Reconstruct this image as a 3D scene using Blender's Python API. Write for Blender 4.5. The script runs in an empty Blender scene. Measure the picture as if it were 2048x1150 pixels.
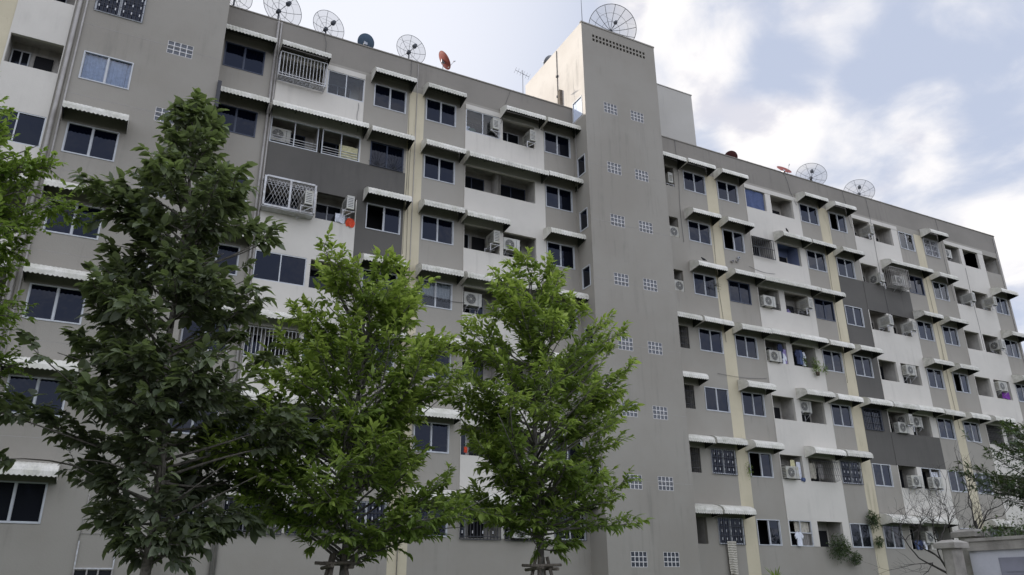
import bpy, math, random
import numpy as np
from mathutils import Vector, Matrix
random.seed(7)
sc = bpy.context.scene
C = sc.collection
R = math.radians
# ------------------------------------------------------------------ camera
CAMP = Vector((0.0, -26.82, 1.6))
pitch, roll, yaw = R(21.384), R(-0.483), R(27.447)
fwd = Vector((math.sin(yaw)*math.cos(pitch), math.cos(yaw)*math.cos(pitch), math.sin(pitch)))
rt = Vector((math.cos(yaw), -math.sin(yaw), 0)); up = rt.cross(fwd)
rt2 = rt*math.cos(roll) + up*math.sin(roll); up2 = up*math.cos(roll) - rt*math.sin(roll)
cam = bpy.data.cameras.new('camera'); camo = bpy.data.objects.new('camera', cam); C.objects.link(camo)
M = Matrix((rt2, up2, -fwd)).transposed().to_4x4(); M.translation = CAMP
camo.matrix_world = M
cam.sensor_width = 36; cam.lens = 36*1562.7/2048; cam.clip_start = 0.1; cam.clip_end = 5000
sc.camera = camo
# ------------------------------------------------------------------ sun, sky, exposure
SUN = Vector((-0.70, 0.52, 0.49)).normalized()
el = math.asin(SUN.z); az = math.atan2(SUN.x, SUN.y)
sl = bpy.data.lights.new('sun', 'SUN'); sl.energy = 3.0; sl.angle = R(0.8); sl.color = (1, 0.93, 0.82)
so = bpy.data.objects.new('sun', sl); C.objects.link(so)
so.rotation_euler = SUN.to_track_quat('Z', 'Y').to_euler()
sc.view_settings.view_transform = 'Standard'; sc.view_settings.look = 'None'
sc.view_settings.exposure = 0.46; sc.view_settings.gamma = 1
SKY_STR = 0.07
CLOUD_STR = 1.0
BACK_FILL = 2.1
w = bpy.data.worlds.new('World'); sc.world = w; w.use_nodes = True
nt = w.node_tree; nt.nodes.clear()
class NB:
    def __init__(s, nt): s.nt = nt
    def n(s, t, **k):
        nd = s.nt.nodes.new(t)
        for a, b in k.items(): setattr(nd, a, b)
        return nd
    def l(s, a, b): s.nt.links.new(a, b)
    def math(s, op, a, b=None, c=None, clamp=False):
        m = s.n('ShaderNodeMath', operation=op); m.use_clamp = clamp
        for i, v in enumerate((a, b, c)):
            if v is None: continue
            if isinstance(v, (int, float)): m.inputs[i].default_value = v
            else: s.l(v, m.inputs[i])
        return m.outputs[0]
    def maprange(s, v, a, b, c, d, smooth=True):
        m = s.n('ShaderNodeMapRange'); m.interpolation_type = 'SMOOTHSTEP' if smooth else 'LINEAR'
        s.l(v, m.inputs[0])
        for i, x in enumerate((a, b, c, d)): m.inputs[i+1].default_value = x
        return m.outputs[0]
    def noise(s, vec, scale, detail=4, rough=.5, dist=0):
        m = s.n('ShaderNodeTexNoise'); m.inputs['Scale'].default_value = scale
        m.inputs['Detail'].default_value = detail; m.inputs['Roughness'].default_value = rough
        m.inputs['Distortion'].default_value = dist
        if vec is not None: s.l(vec, m.inputs['Vector'])
        return m.outputs[0]
    def mapping(s, vec, loc=(0,0,0), rot=(0,0,0), sca=(1,1,1)):
        m = s.n('ShaderNodeMapping'); m.inputs[1].default_value = loc
        m.inputs[2].default_value = rot; m.inputs[3].default_value = sca
        s.l(vec, m.inputs[0]); return m.outputs[0]
    def mix(s, f, a, b, t='RGBA'):
        m = s.n('ShaderNodeMix', data_type=t)
        i = {'RGBA': (6, 7, 2), 'FLOAT': (2, 3, 0)}[t]
        if isinstance(f, (int, float)): m.inputs[0].default_value = f
        else: s.l(f, m.inputs[0])
        for j, v in zip(i[:2], (a, b)):
            if isinstance(v, (tuple, list)): m.inputs[j].default_value = (*v, 1) if len(v) == 3 else v
            elif isinstance(v, (int, float)): m.inputs[j].default_value = v
            else: s.l(v, m.inputs[j])
        return m.outputs[i[2]]
b = NB(nt)
sky = b.n('ShaderNodeTexSky', sky_type='NISHITA'); sky.sun_disc = False
sky.sun_elevation = el; sky.sun_rotation = az; sky.air_density = 1.2; sky.dust_density = 2.5
tc = b.n('ShaderNodeTexCoord'); sep = b.n('ShaderNodeSeparateXYZ'); b.l(tc.outputs['Generated'], sep.inputs[0])
# cloud deck: direction projected on a flat layer overhead
zz = b.math('ADD', b.math('MAXIMUM', sep.outputs[2], 0.0), 0.22)
cx = b.math('DIVIDE', sep.outputs[0], zz); cy = b.math('DIVIDE', sep.outputs[1], zz)
cmb = b.n('ShaderNodeCombineXYZ'); b.l(cx, cmb.inputs[0]); b.l(cy, cmb.inputs[1])
cl1 = b.noise(b.mapping(cmb.outputs[0], (3.1, 1.7, 0.0)), 5.2, 9, .56, .35)
cl2 = b.noise(b.mapping(cmb.outputs[0], (7.0, 2.0, 3.0)), 1.6, 3, .5)
def spot(v, c0, c1):
    v = Vector(v).normalized()
    d = b.n('ShaderNodeVectorMath', operation='DOT_PRODUCT'); b.l(tc.outputs['Generated'], d.inputs[0]); d.inputs[1].default_value = v
    return b.maprange(d.outputs['Value'], math.cos(R(c1)), math.cos(R(c0)), 0, 1)
def pdir(px, py):
    return (px-1024)/1562.7*rt2 + (575-py)/1562.7*up2 + fwd
dens = b.math('ADD', b.math('MULTIPLY', cl1, 0.8), b.math('MULTIPLY', cl2, 0.2))
# where the clouds thicken or open up: (direction, inner and outer radius in degrees, amount)
SPOTS = [((1330, 90), 1, 7, .22), ((1430, 170), 1, 4, .12), ((1540, 280), 1, 4, .24), ((1660, 60), 1, 4, .10), ((1550, 150), 1, 4, -.12), ((1740, 360), 1, 6, .12), ((1860, 230), 1, 3, .10), ((2030, 480), 1, 5, .14), ((1780, 150), 1, 4, -.08), ((2000, 290), 1, 4, -.08), ((930, 120), 3, 14, -.30)]
for (p, c0, c1, amt) in SPOTS:
    dens = b.math('ADD', dens, b.math('MULTIPLY', spot(pdir(*p), c0, c1), amt))
cov = b.maprange(dens, 0.40, 0.74, 0, 1)
grey = b.maprange(b.noise(b.mapping(cmb.outputs[0], (1.3, 4.1, 2.0)), 5.5, 6, .55), .48, .66, 0, 1)
glow = spot(pdir(560, -20), 2, 26)           # hazy bright sky towards the sun
back = b.maprange(sep.outputs[1], .35, -.45, 1.0, BACK_FILL)   # sky behind the camera brightened, an added fill for the shaded facade
bg1 = b.n('ShaderNodeBackground'); b.l(sky.outputs[0], bg1.inputs[0]); bg1.inputs[1].default_value = SKY_STR
hz = b.mix(glow, (0.47, 0.52, 0.65), (0.80, 0.81, 0.87))
bgv = b.n('ShaderNodeBackground'); b.l(hz, bgv.inputs[0]); b.l(back, bgv.inputs[1])
cc = b.mix(b.math('MULTIPLY', grey, 0.75), (0.78, 0.76, 0.755), (0.47, 0.48, 0.56))
bg2 = b.n('ShaderNodeBackground'); b.l(cc, bg2.inputs[0]); b.l(b.math('MULTIPLY', back, CLOUD_STR), bg2.inputs[1])
m1 = b.n('ShaderNodeMixShader'); m1.inputs[0].default_value = .80; b.l(bg1.outputs[0], m1.inputs[1]); b.l(bgv.outputs[0], m1.inputs[2])
m2 = b.n('ShaderNodeMixShader'); b.l(cov, m2.inputs[0]); b.l(m1.outputs[0], m2.inputs[1]); b.l(bg2.outputs[0], m2.inputs[2])
wo = b.n('ShaderNodeOutputWorld'); b.l(m2.outputs[0], wo.inputs[0])

# ------------------------------------------------------------------ materials
MT = {}
def mat(name, col, rough=.85, col2=None, nscale=.6, bump=0.0, bscale=40, streak=0.0, spec=.3, metal=0, ior=1.45, obj=False):
    m = bpy.data.materials.new(name); m.use_nodes = True; t = m.node_tree; t.nodes.clear(); q = NB(t)
    out = q.n('ShaderNodeOutputMaterial'); p = q.n('ShaderNodeBsdfPrincipled'); q.l(p.outputs[0], out.inputs[0])
    p.inputs['Roughness'].default_value = rough; p.inputs['Metallic'].default_value = metal
    p.inputs['Specular IOR Level'].default_value = spec; p.inputs['IOR'].default_value = ior
    p.inputs['Base Color'].default_value = (*col, 1)
    g = q.n('ShaderNodeNewGeometry'); tcn = q.n('ShaderNodeTexCoord')
    vec = tcn.outputs['Object'] if obj else g.outputs['Position']
    if col2 is not None:
        f = q.maprange(q.noise(vec, nscale, 6, .6), .35, .68, 0, 1)
        c = q.mix(f, col, col2)
        if streak:
            st = q.noise(q.mapping(vec, sca=(4.2, 4.2, .30)), 1.0, 6, .65, .4)
            msk = q.maprange(q.noise(vec, .42, 4, .6), .47, .62, 0, 1)
            f2 = q.math('MULTIPLY', q.maprange(st, .48, .72, 0, min(1, streak*3.2)), msk)
            c = q.mix(f2, c, tuple(x*.62 for x in col))
            f3 = q.maprange(q.noise(vec, 7, 5, .75), .60, .72, 0, min(1, streak*1.6))
            c = q.mix(f3, c, tuple(x*.7 for x in col))
        q.l(c, p.inputs['Base Color'])
    if bump and streak:
        bq = q.n('ShaderNodeBump'); bq.inputs['Strength'].default_value = .35; bq.inputs['Distance'].default_value = .03
        q.l(q.noise(vec, 1.1, 3), bq.inputs['Height'])
    if bump:
        bp = q.n('ShaderNodeBump'); bp.inputs['Strength'].default_value = bump; bp.inputs['Distance'].default_value = .02
        q.l(q.noise(vec, bscale, 3), bp.inputs['Height']); q.l(bp.outputs[0], p.inputs['Normal'])
        if streak: q.l(bq.outputs[0], bp.inputs['Normal'])
    MT[name] = m; return m
mat('grey_paint', (.307, .286, .247), .9, (.284, .261, .222), .35, .15, 25, .12)
mat('parapet_paint', (.232, .213, .184), .9, (.203, .187, .161), .35, .15, 25, .18)
mat('tower_paint', (.290, .270, .233), .9, (.262, .241, .205), .30, .15, 25, .15)
mat('sunlit_tower_paint', (.62, .58, .53), .9, (.55, .51, .46), .5, .15, 25, .35)  # tower wall tone lightened: sunlight on the side put into its colour
mat('skylit_grey', (.43, .41, .37), .9, (.40, .38, .34), .4, .15, 25, .1)  # lift room wall lightened: the extra skylight is put into its colour
mat('dark_paint', (.107, .100, .089), .85, (.093, .087, .078), .4, .12, 25, .15)
mat('white_paint', (.565, .532, .472), .85, (.525, .494, .438), .5, .12, 25, .11)
mat('cream_paint', (.54, .480, .345), .85, (.485, .43, .305), .5, .12, 25, .45)
mat('inner_paint', (.48, .455, .41), .9, (.33, .31, .28), 1.5, .1, 20, .3)
mat('blue_paint', (.20, .24, .36), .9, (.17, .20, .31), 1.5)
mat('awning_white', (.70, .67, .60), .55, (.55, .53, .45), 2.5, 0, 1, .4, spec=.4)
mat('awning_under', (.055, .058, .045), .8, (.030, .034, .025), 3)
mat('frame_white', (.50, .51, .52), .4, (.42, .43, .44), 3, spec=.4)
mat('frame_dark', (.045, .055, .085), .4, spec=.4)
mat('iron_white', (.55, .55, .56), .5, (.38, .36, .34), 8)
mat('iron_dark', (.05, .05, .055), .6)
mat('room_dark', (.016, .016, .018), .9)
mat('glass', (.002, .003, .007), .02, spec=.5, ior=1.45)
MT['glass'].node_tree.nodes['Principled BSDF'].inputs['Specular Tint'].default_value = (.36, .50, .90, 1)
mat('glass_grey', (.010, .011, .014), .05, spec=.5, ior=1.42)
mat('block_glass', (.045, .05, .062), .22, (.025, .03, .04), 9, spec=.6, ior=1.55)
mat('sky_reflection', (.60, .66, .78), .25)  # bright sky reflection painted as the pane's own colour
mat('grout', (.60, .58, .56), .7)
mat('ac_white', (.50, .49, .45), .5, (.42, .41, .37), 4, obj=True)
mat('ac_dark', (.05, .05, .055), .6)
mat('pipe_grey', (.33, .31, .285), .7, (.27, .25, .23), 3)
mat('curtain', (.55, .60, .72), .9, (.42, .47, .58), 9)
mat('lace', (.42, .42, .40), .9, (.3, .3, .28), 20)
mat('curtain_dark', (.07, .075, .08), .9, (.12, .12, .12), 7)
mat('concrete', (.37, .345, .30), .9, (.21, .195, .17), 2.2, .3, 30, .6)
mat('wall_white', (.60, .60, .62), .8, (.50, .50, .52), 1.5, .15, 20, .2)
mat('plaque_grey', (.27, .27, .31), .6, (.22, .22, .25), 3)
mat('bark', (.16, .145, .12), .95, (.075, .068, .055), 14, .6, 40)
mat('bark_pale', (.17, .16, .14), .95, (.09, .08, .07), 9, .5, 40)
mat('twig_dark', (.045, .040, .035), .95)
mat('stake_wood', (.18, .155, .125), .95, (.10, .085, .07), 12, .5, 40)
mat('roof_tar', (.2, .2, .2), .95, (.14, .14, .14), 1)
mat('asphalt', (.055, .055, .057), .95, (.04, .04, .042), 2, .4, 60)
mat('paving', (.30, .29, .27), .9, (.22, .21, .20), 1.2, .3, 30)
mat('lawn', (.07, .11, .035), .95, (.045, .075, .025), 3, .6, 60)
mat('dish_wire', (.055, .06, .07), .6)
mat('dish_red', (.30, .075, .055), .55, (.24, .06, .045), 4)
mat('dish_cream', (.62, .58, .48), .5)
mat('dish_darkred', (.10, .035, .03), .6)
mat('dish_blue', (.13, .19, .27), .5)
mat('steel', (.35, .36, .38), .4, metal=.6)
mat('soil', (.09, .07, .05), .95, (.06, .05, .035), 5)
for n_, c_ in {'cloth_white': (.72, .73, .78), 'cloth_red': (.75, .10, .045), 'cloth_blue': (.10, .13, .24), 'cloth_navy': (.04, .05, .10), 'cloth_purple': (.24, .06, .36), 'cloth_yellow': (.60, .56, .34), 'cloth_beige': (.52, .48, .40), 'cloth_grey': (.30, .28, .26), 'cloth_lilac': (.36, .30, .55), 'cloth_green': (.10, .16, .12), 'bird_black': (.02, .02, .022)}.items():
    mat(n_, c_, .95, tuple(x*.8 for x in c_), 12, .2, 60)
def mesh_sheet_mat():
    m = bpy.data.materials.new('dish_mesh'); m.use_nodes = True; t = m.node_tree; t.nodes.clear(); q = NB(t)
    out = q.n('ShaderNodeOutputMaterial'); d = q.n('ShaderNodeBsdfDiffuse'); d.inputs[0].default_value = (.30, .32, .36, 1)
    tr = q.n('ShaderNodeBsdfTransparent'); mx = q.n('ShaderNodeMixShader'); mx.inputs[0].default_value = .24
    q.l(tr.outputs[0], mx.inputs[1]); q.l(d.outputs[0], mx.inputs[2]); q.l(mx.outputs[0], out.inputs[0]); MT['dish_mesh'] = m
mesh_sheet_mat()
def clear_glass():
    m = bpy.data.materials.new('clear_glass'); m.use_nodes = True; t = m.node_tree; t.nodes.clear(); q = NB(t)
    out = q.n('ShaderNodeOutputMaterial'); gl = q.n('ShaderNodeBsdfGlossy'); gl.inputs['Roughness'].default_value = .03
    tr = q.n('ShaderNodeBsdfTransparent'); tr.inputs[0].default_value = (.80, .86, .92, 1)
    fr = q.n('ShaderNodeFresnel'); fr.inputs[0].default_value = 1.6
    mx = q.n('ShaderNodeMixShader'); q.l(fr.outputs[0], mx.inputs[0]); q.l(tr.outputs[0], mx.inputs[1]); q.l(gl.outputs[0], mx.inputs[2])
    q.l(mx.outputs[0], out.inputs[0]); MT['clear_glass'] = m
clear_glass()
def vary(name, dirt, amount):
    t = MT[name].node_tree; q = NB(t); p = t.nodes['Principled BSDF']; lk = p.inputs['Base Color'].links[0]; src = lk.from_socket
    oi = q.n('ShaderNodeObjectInfo'); g = q.n('ShaderNodeNewGeometry')
    blot = q.maprange(q.noise(q.mapping(g.outputs['Position'], sca=(1.6, 1.6, 3)), 2.2, 6, .7), .46, .66, 0, 1)
    f = q.math('MULTIPLY', q.math('MULTIPLY', q.math('ADD', oi.outputs['Random'], .15), blot), amount, clamp=True)
    c = q.mix(f, src, dirt); f2 = q.math('MULTIPLY', oi.outputs['Random'], .28)
    q.l(q.mix(f2, c, tuple(v*.55 for v in dirt)), p.inputs['Base Color'])
vary('awning_white', (.36, .35, .28), .6); vary('ac_white', (.40, .37, .28), .9)
for n_ in ('glass', 'glass_grey'):
    t = MT[n_].node_tree; q = NB(t); g = q.n('ShaderNodeNewGeometry'); bp = q.n('ShaderNodeBump'); bp.inputs['Strength'].default_value = .25; bp.inputs['Distance'].default_value = .02
    q.l(q.noise(g.outputs['Position'], 2.2, 2), bp.inputs['Height']); q.l(bp.outputs[0], t.nodes['Principled BSDF'].inputs['Normal'])
    oi = q.n('ShaderNodeObjectInfo'); q.l(q.mix(oi.outputs['Random'], (.38, .44, .62), (.60, .63, .74)), t.nodes['Principled BSDF'].inputs['Specular Tint'])
def leaf_mat(name, ca, cb, cy, trans=.35, rough=.45):
    m = bpy.data.materials.new(name); m.use_nodes = True; t = m.node_tree; t.nodes.clear(); q = NB(t)
    out = q.n('ShaderNodeOutputMaterial'); p = q.n('ShaderNodeBsdfPrincipled'); p.inputs['Roughness'].default_value = rough
    p.inputs['Specular IOR Level'].default_value = .35
    at = q.n('ShaderNodeAttribute'); at.attribute_name = 'tint'
    sp = q.n('ShaderNodeSeparateColor'); q.l(at.outputs['Color'], sp.inputs[0])
    c = q.mix(sp.outputs[0], ca, cb); c = q.mix(sp.outputs[1], c, cy); q.l(c, p.inputs['Base Color'])
    tl = q.n('ShaderNodeBsdfTranslucent'); c2 = q.mix(.35, c, (.30, .42, .04)); q.l(c2, tl.inputs[0])
    mx = q.n('ShaderNodeMixShader'); mx.inputs[0].default_value = trans
    q.l(p.outputs[0], mx.inputs[1]); q.l(tl.outputs[0], mx.inputs[2]); q.l(mx.outputs[0], out.inputs[0]); MT[name] = m
leaf_mat('leaf_bright', (.095, .150, .036), (.21, .30, .066), (.44, .54, .12), .52)
leaf_mat('leaf_dark', (.065, .080, .054), (.165, .185, .125), (.28, .36, .12), .40)
leaf_mat('leaf_fine', (.09, .155, .03), (.17, .27, .055), (.34, .46, .10), .5)
leaf_mat('leaf_dusk', (.025, .04, .02), (.045, .07, .03), (.12, .19, .04), .2)
leaf_mat('leaf_dry', (.07, .075, .045), (.05, .06, .035), (.10, .15, .04), .2)

# ------------------------------------------------------------------ mesh helpers
class MB:
    def __init__(s): s.v = []; s.f = []; s.m = []; s.names = []; s.sm = []
    def mi(s, name):
        if name not in s.names: s.names.append(name)
        return s.names.index(name)
    def face(s, pts, m, smooth=False):
        i = len(s.v); s.v += [tuple(p) for p in pts]; s.f.append(tuple(range(i, i+len(pts)))); s.m.append(s.mi(m)); s.sm.append(smooth)
    def box(s, x0, x1, y0, y1, z0, z1, m, rot=None, org=(0, 0, 0)):
        P = [(x, y, z) for z in (z0, z1) for y in (y0, y1) for x in (x0, x1)]
        if rot is not None: P = [tuple(rot @ Vector(p) + Vector(org)) for p in P]
        elif org != (0, 0, 0): P = [(p[0]+org[0], p[1]+org[1], p[2]+org[2]) for p in P]
        i = len(s.v); s.v += P
        for f in ((0, 2, 3, 1), (4, 5, 7, 6), (0, 1, 5, 4), (2, 6, 7, 3), (0, 4, 6, 2), (1, 3, 7, 5)):
            s.f.append(tuple(i+k for k in f)); s.m.append(s.mi(m)); s.sm.append(False)
    def tube(s, pts, radii, m, n=6, caps=True):
        pts = [Vector(p) for p in pts]
        if isinstance(radii, (int, float)): radii = [radii]*len(pts)
        i0 = len(s.v); mi = s.mi(m); prev = None
        for k, p in enumerate(pts):
            t = (pts[min(k+1, len(pts)-1)] - pts[max(k-1, 0)])
            t = t.normalized() if t.length > 1e-9 else Vector((0, 0, 1))
            if prev is None:
                a = t.orthogonal().normalized()
            else:
                a = prev - t*prev.dot(t)
                a = a.normalized() if a.length > 1e-6 else t.orthogonal().normalized()
            prev = a; c = t.cross(a)
            for j in range(n):
                an = 2*math.pi*j/n; s.v.append(tuple(p + (a*math.cos(an)+c*math.sin(an))*radii[k]))
        for k in range(len(pts)-1):
            for j in range(n):
                a0 = i0+k*n+j; a1 = i0+k*n+(j+1) % n
                s.f.append((a0, a1, a1+n, a0+n)); s.m.append(mi); s.sm.append(True)
        if caps:
            s.f.append(tuple(i0+j for j in range(n))[::-1]); s.m.append(mi); s.sm.append(False)
            e = i0+(len(pts)-1)*n; s.f.append(tuple(e+j for j in range(n))); s.m.append(mi); s.sm.append(False)
    def build(s, name, parent=None, loc=None):
        me = bpy.data.meshes.new(name); me.from_pydata(s.v, [], s.f)
        for n in s.names: me.materials.append(MT[n])
        me.polygons.foreach_set('material_index', s.m); me.polygons.foreach_set('use_smooth', s.sm); me.update()
        return link(name, me, parent, loc)
def link(name, me, parent=None, loc=None):
    o = bpy.data.objects.new(name, me); C.objects.link(o)
    if parent: o.parent = parent
    if loc is not None: o.location = loc
    return o
def tag(o, label, cat, group=None):
    o['label'] = label; o['category'] = cat
    if group: o['group'] = group
    return o
def empty(name, loc, label, cat, group=None, rz=0):
    o = bpy.data.objects.new(name, None); C.objects.link(o); o.location = loc; o.rotation_euler = (0, 0, rz)
    o.empty_display_size = .2
    return tag(o, label, cat, group)
def struct(o): o['kind'] = 'structure'; return o

def grid_wall(mb, x0, x1, z0, z1, holes, Y, mf, xb=(), zb=(), reveal=.14, axis='y'):
    """front sheet on plane Y with real holes and reveals; axis='x': plane X=Y, x means world y"""
    xs = sorted({round(v, 4) for v in [x0, x1, *xb, *[h[0] for h in holes], *[h[1] for h in holes]] if x0 <= v <= x1})
    zs = sorted({round(v, 4) for v in [z0, z1, *zb, *[h[2] for h in holes], *[h[3] for h in holes]] if z0 <= v <= z1})
    def P(x, y, z): return (x, y, z) if axis == 'y' else (y, x, z)
    for i in range(len(xs)-1):
        xc = (xs[i]+xs[i+1])/2; run = None
        for j in range(len(zs)-1):
            zc = (zs[j]+zs[j+1])/2
            m = None if any(h[0] < xc < h[1] and h[2] < zc < h[3] for h in holes) else mf(xc, zc)
            if run and run[0] == m: run[2] = zs[j+1]
            else:
                if run and run[0]: mb.face([P(xs[i], Y, run[1]), P(xs[i+1], Y, run[1]), P(xs[i+1], Y, run[2]), P(xs[i], Y, run[2])], run[0])
                run = [m, zs[j], zs[j+1]]
        if run and run[0]: mb.face([P(xs[i], Y, run[1]), P(xs[i+1], Y, run[1]), P(xs[i+1], Y, run[2]), P(xs[i], Y, run[2])], run[0])
    for (a, c, d, e) in holes:
        m = mf((a+c)/2, d-.01) or 'grey_paint'; y2 = Y+reveal
        mb.face([P(a, Y, d), P(c, Y, d), P(c, y2, d), P(a, y2, d)], m); mb.face([P(a, Y, e), P(a, y2, e), P(c, y2, e), P(c, Y, e)], m)
        mb.face([P(a, Y, d), P(a, y2, d), P(a, y2, e), P(a, Y, e)], m); mb.face([P(c, Y, d), P(c, Y, e), P(c, y2, e), P(c, y2, d)], m)

# ------------------------------------------------------------------ ground (below the frame, real all the same)
g = MB(); g.face([(-400, -400, 0), (400, -400, 0), (400, 400, 0), (-400, 400, 0)], 'asphalt'); struct(g.build('ground'))
g = MB(); g.box(-60, 70, -17.2, -1.4, 0.0, .12, 'lawn'); struct(g.build('lawn'))
g = MB(); g.box(-60, 70, -20.2, -17.2, 0, .13, 'paving'); struct(g.build('pavement'))

# ------------------------------------------------------------------ the building
SILL = [20.4, 17.6, 14.8, 12.0, 9.2, 6.4, 3.47]
WH = 1.1
bld = empty('apartment_building', (16, 0, 0), 'seven storey grey and white apartment block with cream stripes, awnings and two plain towers', 'apartment building')
bld.location = (0, 0, 0)
WCOL = {'A': (1.6, 3.1), 'B': (7.55, 8.96), 'C': (9.85, 11.25), 'D': (15.66, 17.06), 'Q': (23.72, 25.12), 'R': (25.93, 27.3),
        'S': (31.76, 33.14), 'T': (34.03, 35.36), 'U': (39.82, 41.12), 'V': (42.05, 43.36), 'E': (47.86, 49.18)}
BAYS = {'b1': (3.62, 7.15, (3.62, 5.45), (5.6, 7.12)), 'b2': (11.70, 15.62, (11.72, 13.35), (13.52, 15.12)),
        'b3': (27.80, 31.70, (27.84, 29.25), (29.63, 31.25)), 'b4': (35.88, 39.72, (35.93, 37.33), (37.68, 39.2)),
        'b5': (44.0, 47.80, (44.04, 45.45), (45.77, 47.28))}
CREAM = [(9.07, 9.78), (25.16, 25.88), (33.21, 33.96), (41.25, 41.97)]
ROOF = 23.17; TOPB = 21.76
def mf_main(x, z):
    for k, (a, c, h1, h2) in BAYS.items():
        if a < x < c and 3.47 < z < TOPB: return None
    if 21.6 < x < 22.48 and 3.47 < z < 21.45: pass
    for a, c in CREAM:
        if a < x < c and z < 21.62: return 'cream_paint'
    if z > 21.9: return 'parapet_paint'
    if 7.15 < x < 9.07 and 13.1 < z < 17.6: return 'dark_paint'
    if 33.96 < x < 35.88 and 7.5 < z < 17.6: return 'dark_paint'
    return 'grey_paint'
holes = []
for c, (a, d) in WCOL.items():
    for k, s in enumerate(SILL):
        if c == 'E' and k == 0: continue
        holes.append((a, d, s, s+WH))
for k, s in enumerate(SILL): holes.append((22.45, 23.12, s, s+1.08))
holes.append((47.3, 49.35, SILL[0], SILL[0]+1.15))
xb = [v for p in CREAM for v in p] + [v for p in BAYS.values() for v in p[:2]] + [17.25, 21.6]
zb = [21.9, 21.62, TOPB, 13.1, 17.6, 7.5, 3.47, 21.45]
mb = MB(); grid_wall(mb, 1.4, 49.62, 0, ROOF, holes, 0.0, mf_main, xb, zb)
wall = mb.build('wall', bld)
mb = MB()   # body, roof, ends
mb.box(1.4, 49.6, 9.0, 9.2, 0, ROOF, 'grey_paint'); mb.box(49.45, 49.62, .002, 9.2, 0, ROOF-.01, 'grey_paint')
mb.box(1.4, 49.45, .15, 9.0, 22.1, 22.3, 'roof_tar')
mb.box(1.4, 49.62, .003, .16, 22.3, ROOF, 'parapet_paint'); mb.box(1.4, 49.64, -.03, .19, ROOF, ROOF+.05, 'parapet_paint')
mb.box(1.4, 49.4, 1.45, 1.6, 0, 22.1, 'inner_paint')
for k, s in enumerate(SILL): mb.box(1.5, 49.4, .3, 1.44, s-1.0, s-.88, 'inner_paint')
mb.build('roof', bld)
mb = MB(); x = 2.0
while x < 49.4:
    mb.box(x-.02, x+.02, .05, .09, ROOF+.05, ROOF+.13, 'pipe_grey'); x += random.uniform(.9, 1.3)
mb.tube([(1.6, .07, ROOF+.12), (17.1, .07, ROOF+.12)], .008, 'pipe_grey', 4); mb.tube([(21.8, .07, ROOF+.12), (49.5, .07, ROOF+.12)], .008, 'pipe_grey', 4)
mb.build('lightning_conductor', bld)

def tower(x0, x1, top, holes, hpan, side=None, y1=4.6, name='stair_tower'):
    mb = MB()
    grid_wall(mb, x0, x1, 0, top, holes, -1.15, lambda x, z: 'tower_paint', reveal=.12)
    if side: grid_wall(mb, -1.15, y1, 0, top, side, x0, lambda y, z: 'sunlit_tower_paint' if (y > 0.0 or z > ROOF-.9) and z > 22.15 else 'grey_paint', xb=[0.0], zb=[22.15, ROOF-.9], reveal=.12, axis='x')  # lighter colour stands in for sun on the side above roof level
    else: mb.face([(x0, y1, 0), (x0, -1.15, 0), (x0, -1.15, top), (x0, y1, top)], 'sunlit_tower_paint')
    mb.face([(x1, -1.15, 0), (x1, y1, 0), (x1, y1, top), (x1, -1.15, top)], 'tower_paint')
    mb.face([(x0, -1.15, top), (x1, -1.15, top), (x1, y1, top), (x0, y1, top)], 'roof_tar')
    mb.face([(x1, y1, 0), (x0, y1, 0), (x0, y1, top), (x1, y1, top)], 'tower_paint')
    mb.box(x0-.025, x1+.025, -1.175, -1.03, top-.01, top+.06, 'tower_paint')
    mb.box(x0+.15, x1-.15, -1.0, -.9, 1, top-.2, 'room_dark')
    return mb.build(name, bld)
GBZ = [22.9+.33, 20.0, 17.33, 14.5, 11.6, 8.8, 5.93, 3.05]
gb = []
for zt in GBZ:
    gb.append((18.30, 19.05, zt-.56, zt)); gb.append((19.84, 20.59, zt-.54, zt+.0))
vents = [(17.86+.2*i, 17.86+.2*i+.13, zz_, zz_+.15) for i in range(16) for zz_ in (26.83, 26.60)]
side_w = [(-.92, -.26, 19.27+.0-2.74*k, 20.25-2.74*k) for k in range(6)]
tower(17.25, 21.60, 27.5, gb+vents, None, side=side_w + [(-.90, -.06, 22.32, 23.42)])
mb = MB(); mb.box(21.58, 25.95, 1.2, 4.6, 22.2, 27.45, 'skylit_grey'); mb.box(21.6, 25.98, 1.17, 4.63, 27.45, 27.5, 'skylit_grey'); mb.build('lift_room', bld)
# vent shadows sit in real holes; glass block panels
def glass_block(x0, z1, x1, z0, Y):
    mb = MB(); w_ = x1-x0; h_ = z1-z0; nx, nz = 4, 3
    for i in range(nx+1):
        xx = x0+w_*i/nx; mb.box(max(xx-.014, x0), min(xx+.014, x1), Y+.0, Y+.06, z0, z1, 'grout')
    for i in range(nz+1):
        z_ = z0+h_*i/nz; mb.box(x0, x1, Y+.002, Y+.058, max(z_-.014, z0), min(z_+.014, z1), 'grout')
    o = mb.build('glass_block_window', bld)
    mb = MB(); mb.box(x0+.005, x1-.005, Y+.02, Y+.10, z0+.005, z1-.005, 'block_glass'); mb.build('glass_blocks', o)
for h in gb: glass_block(h[0], h[3], h[1], h[2], -1.15)
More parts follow.
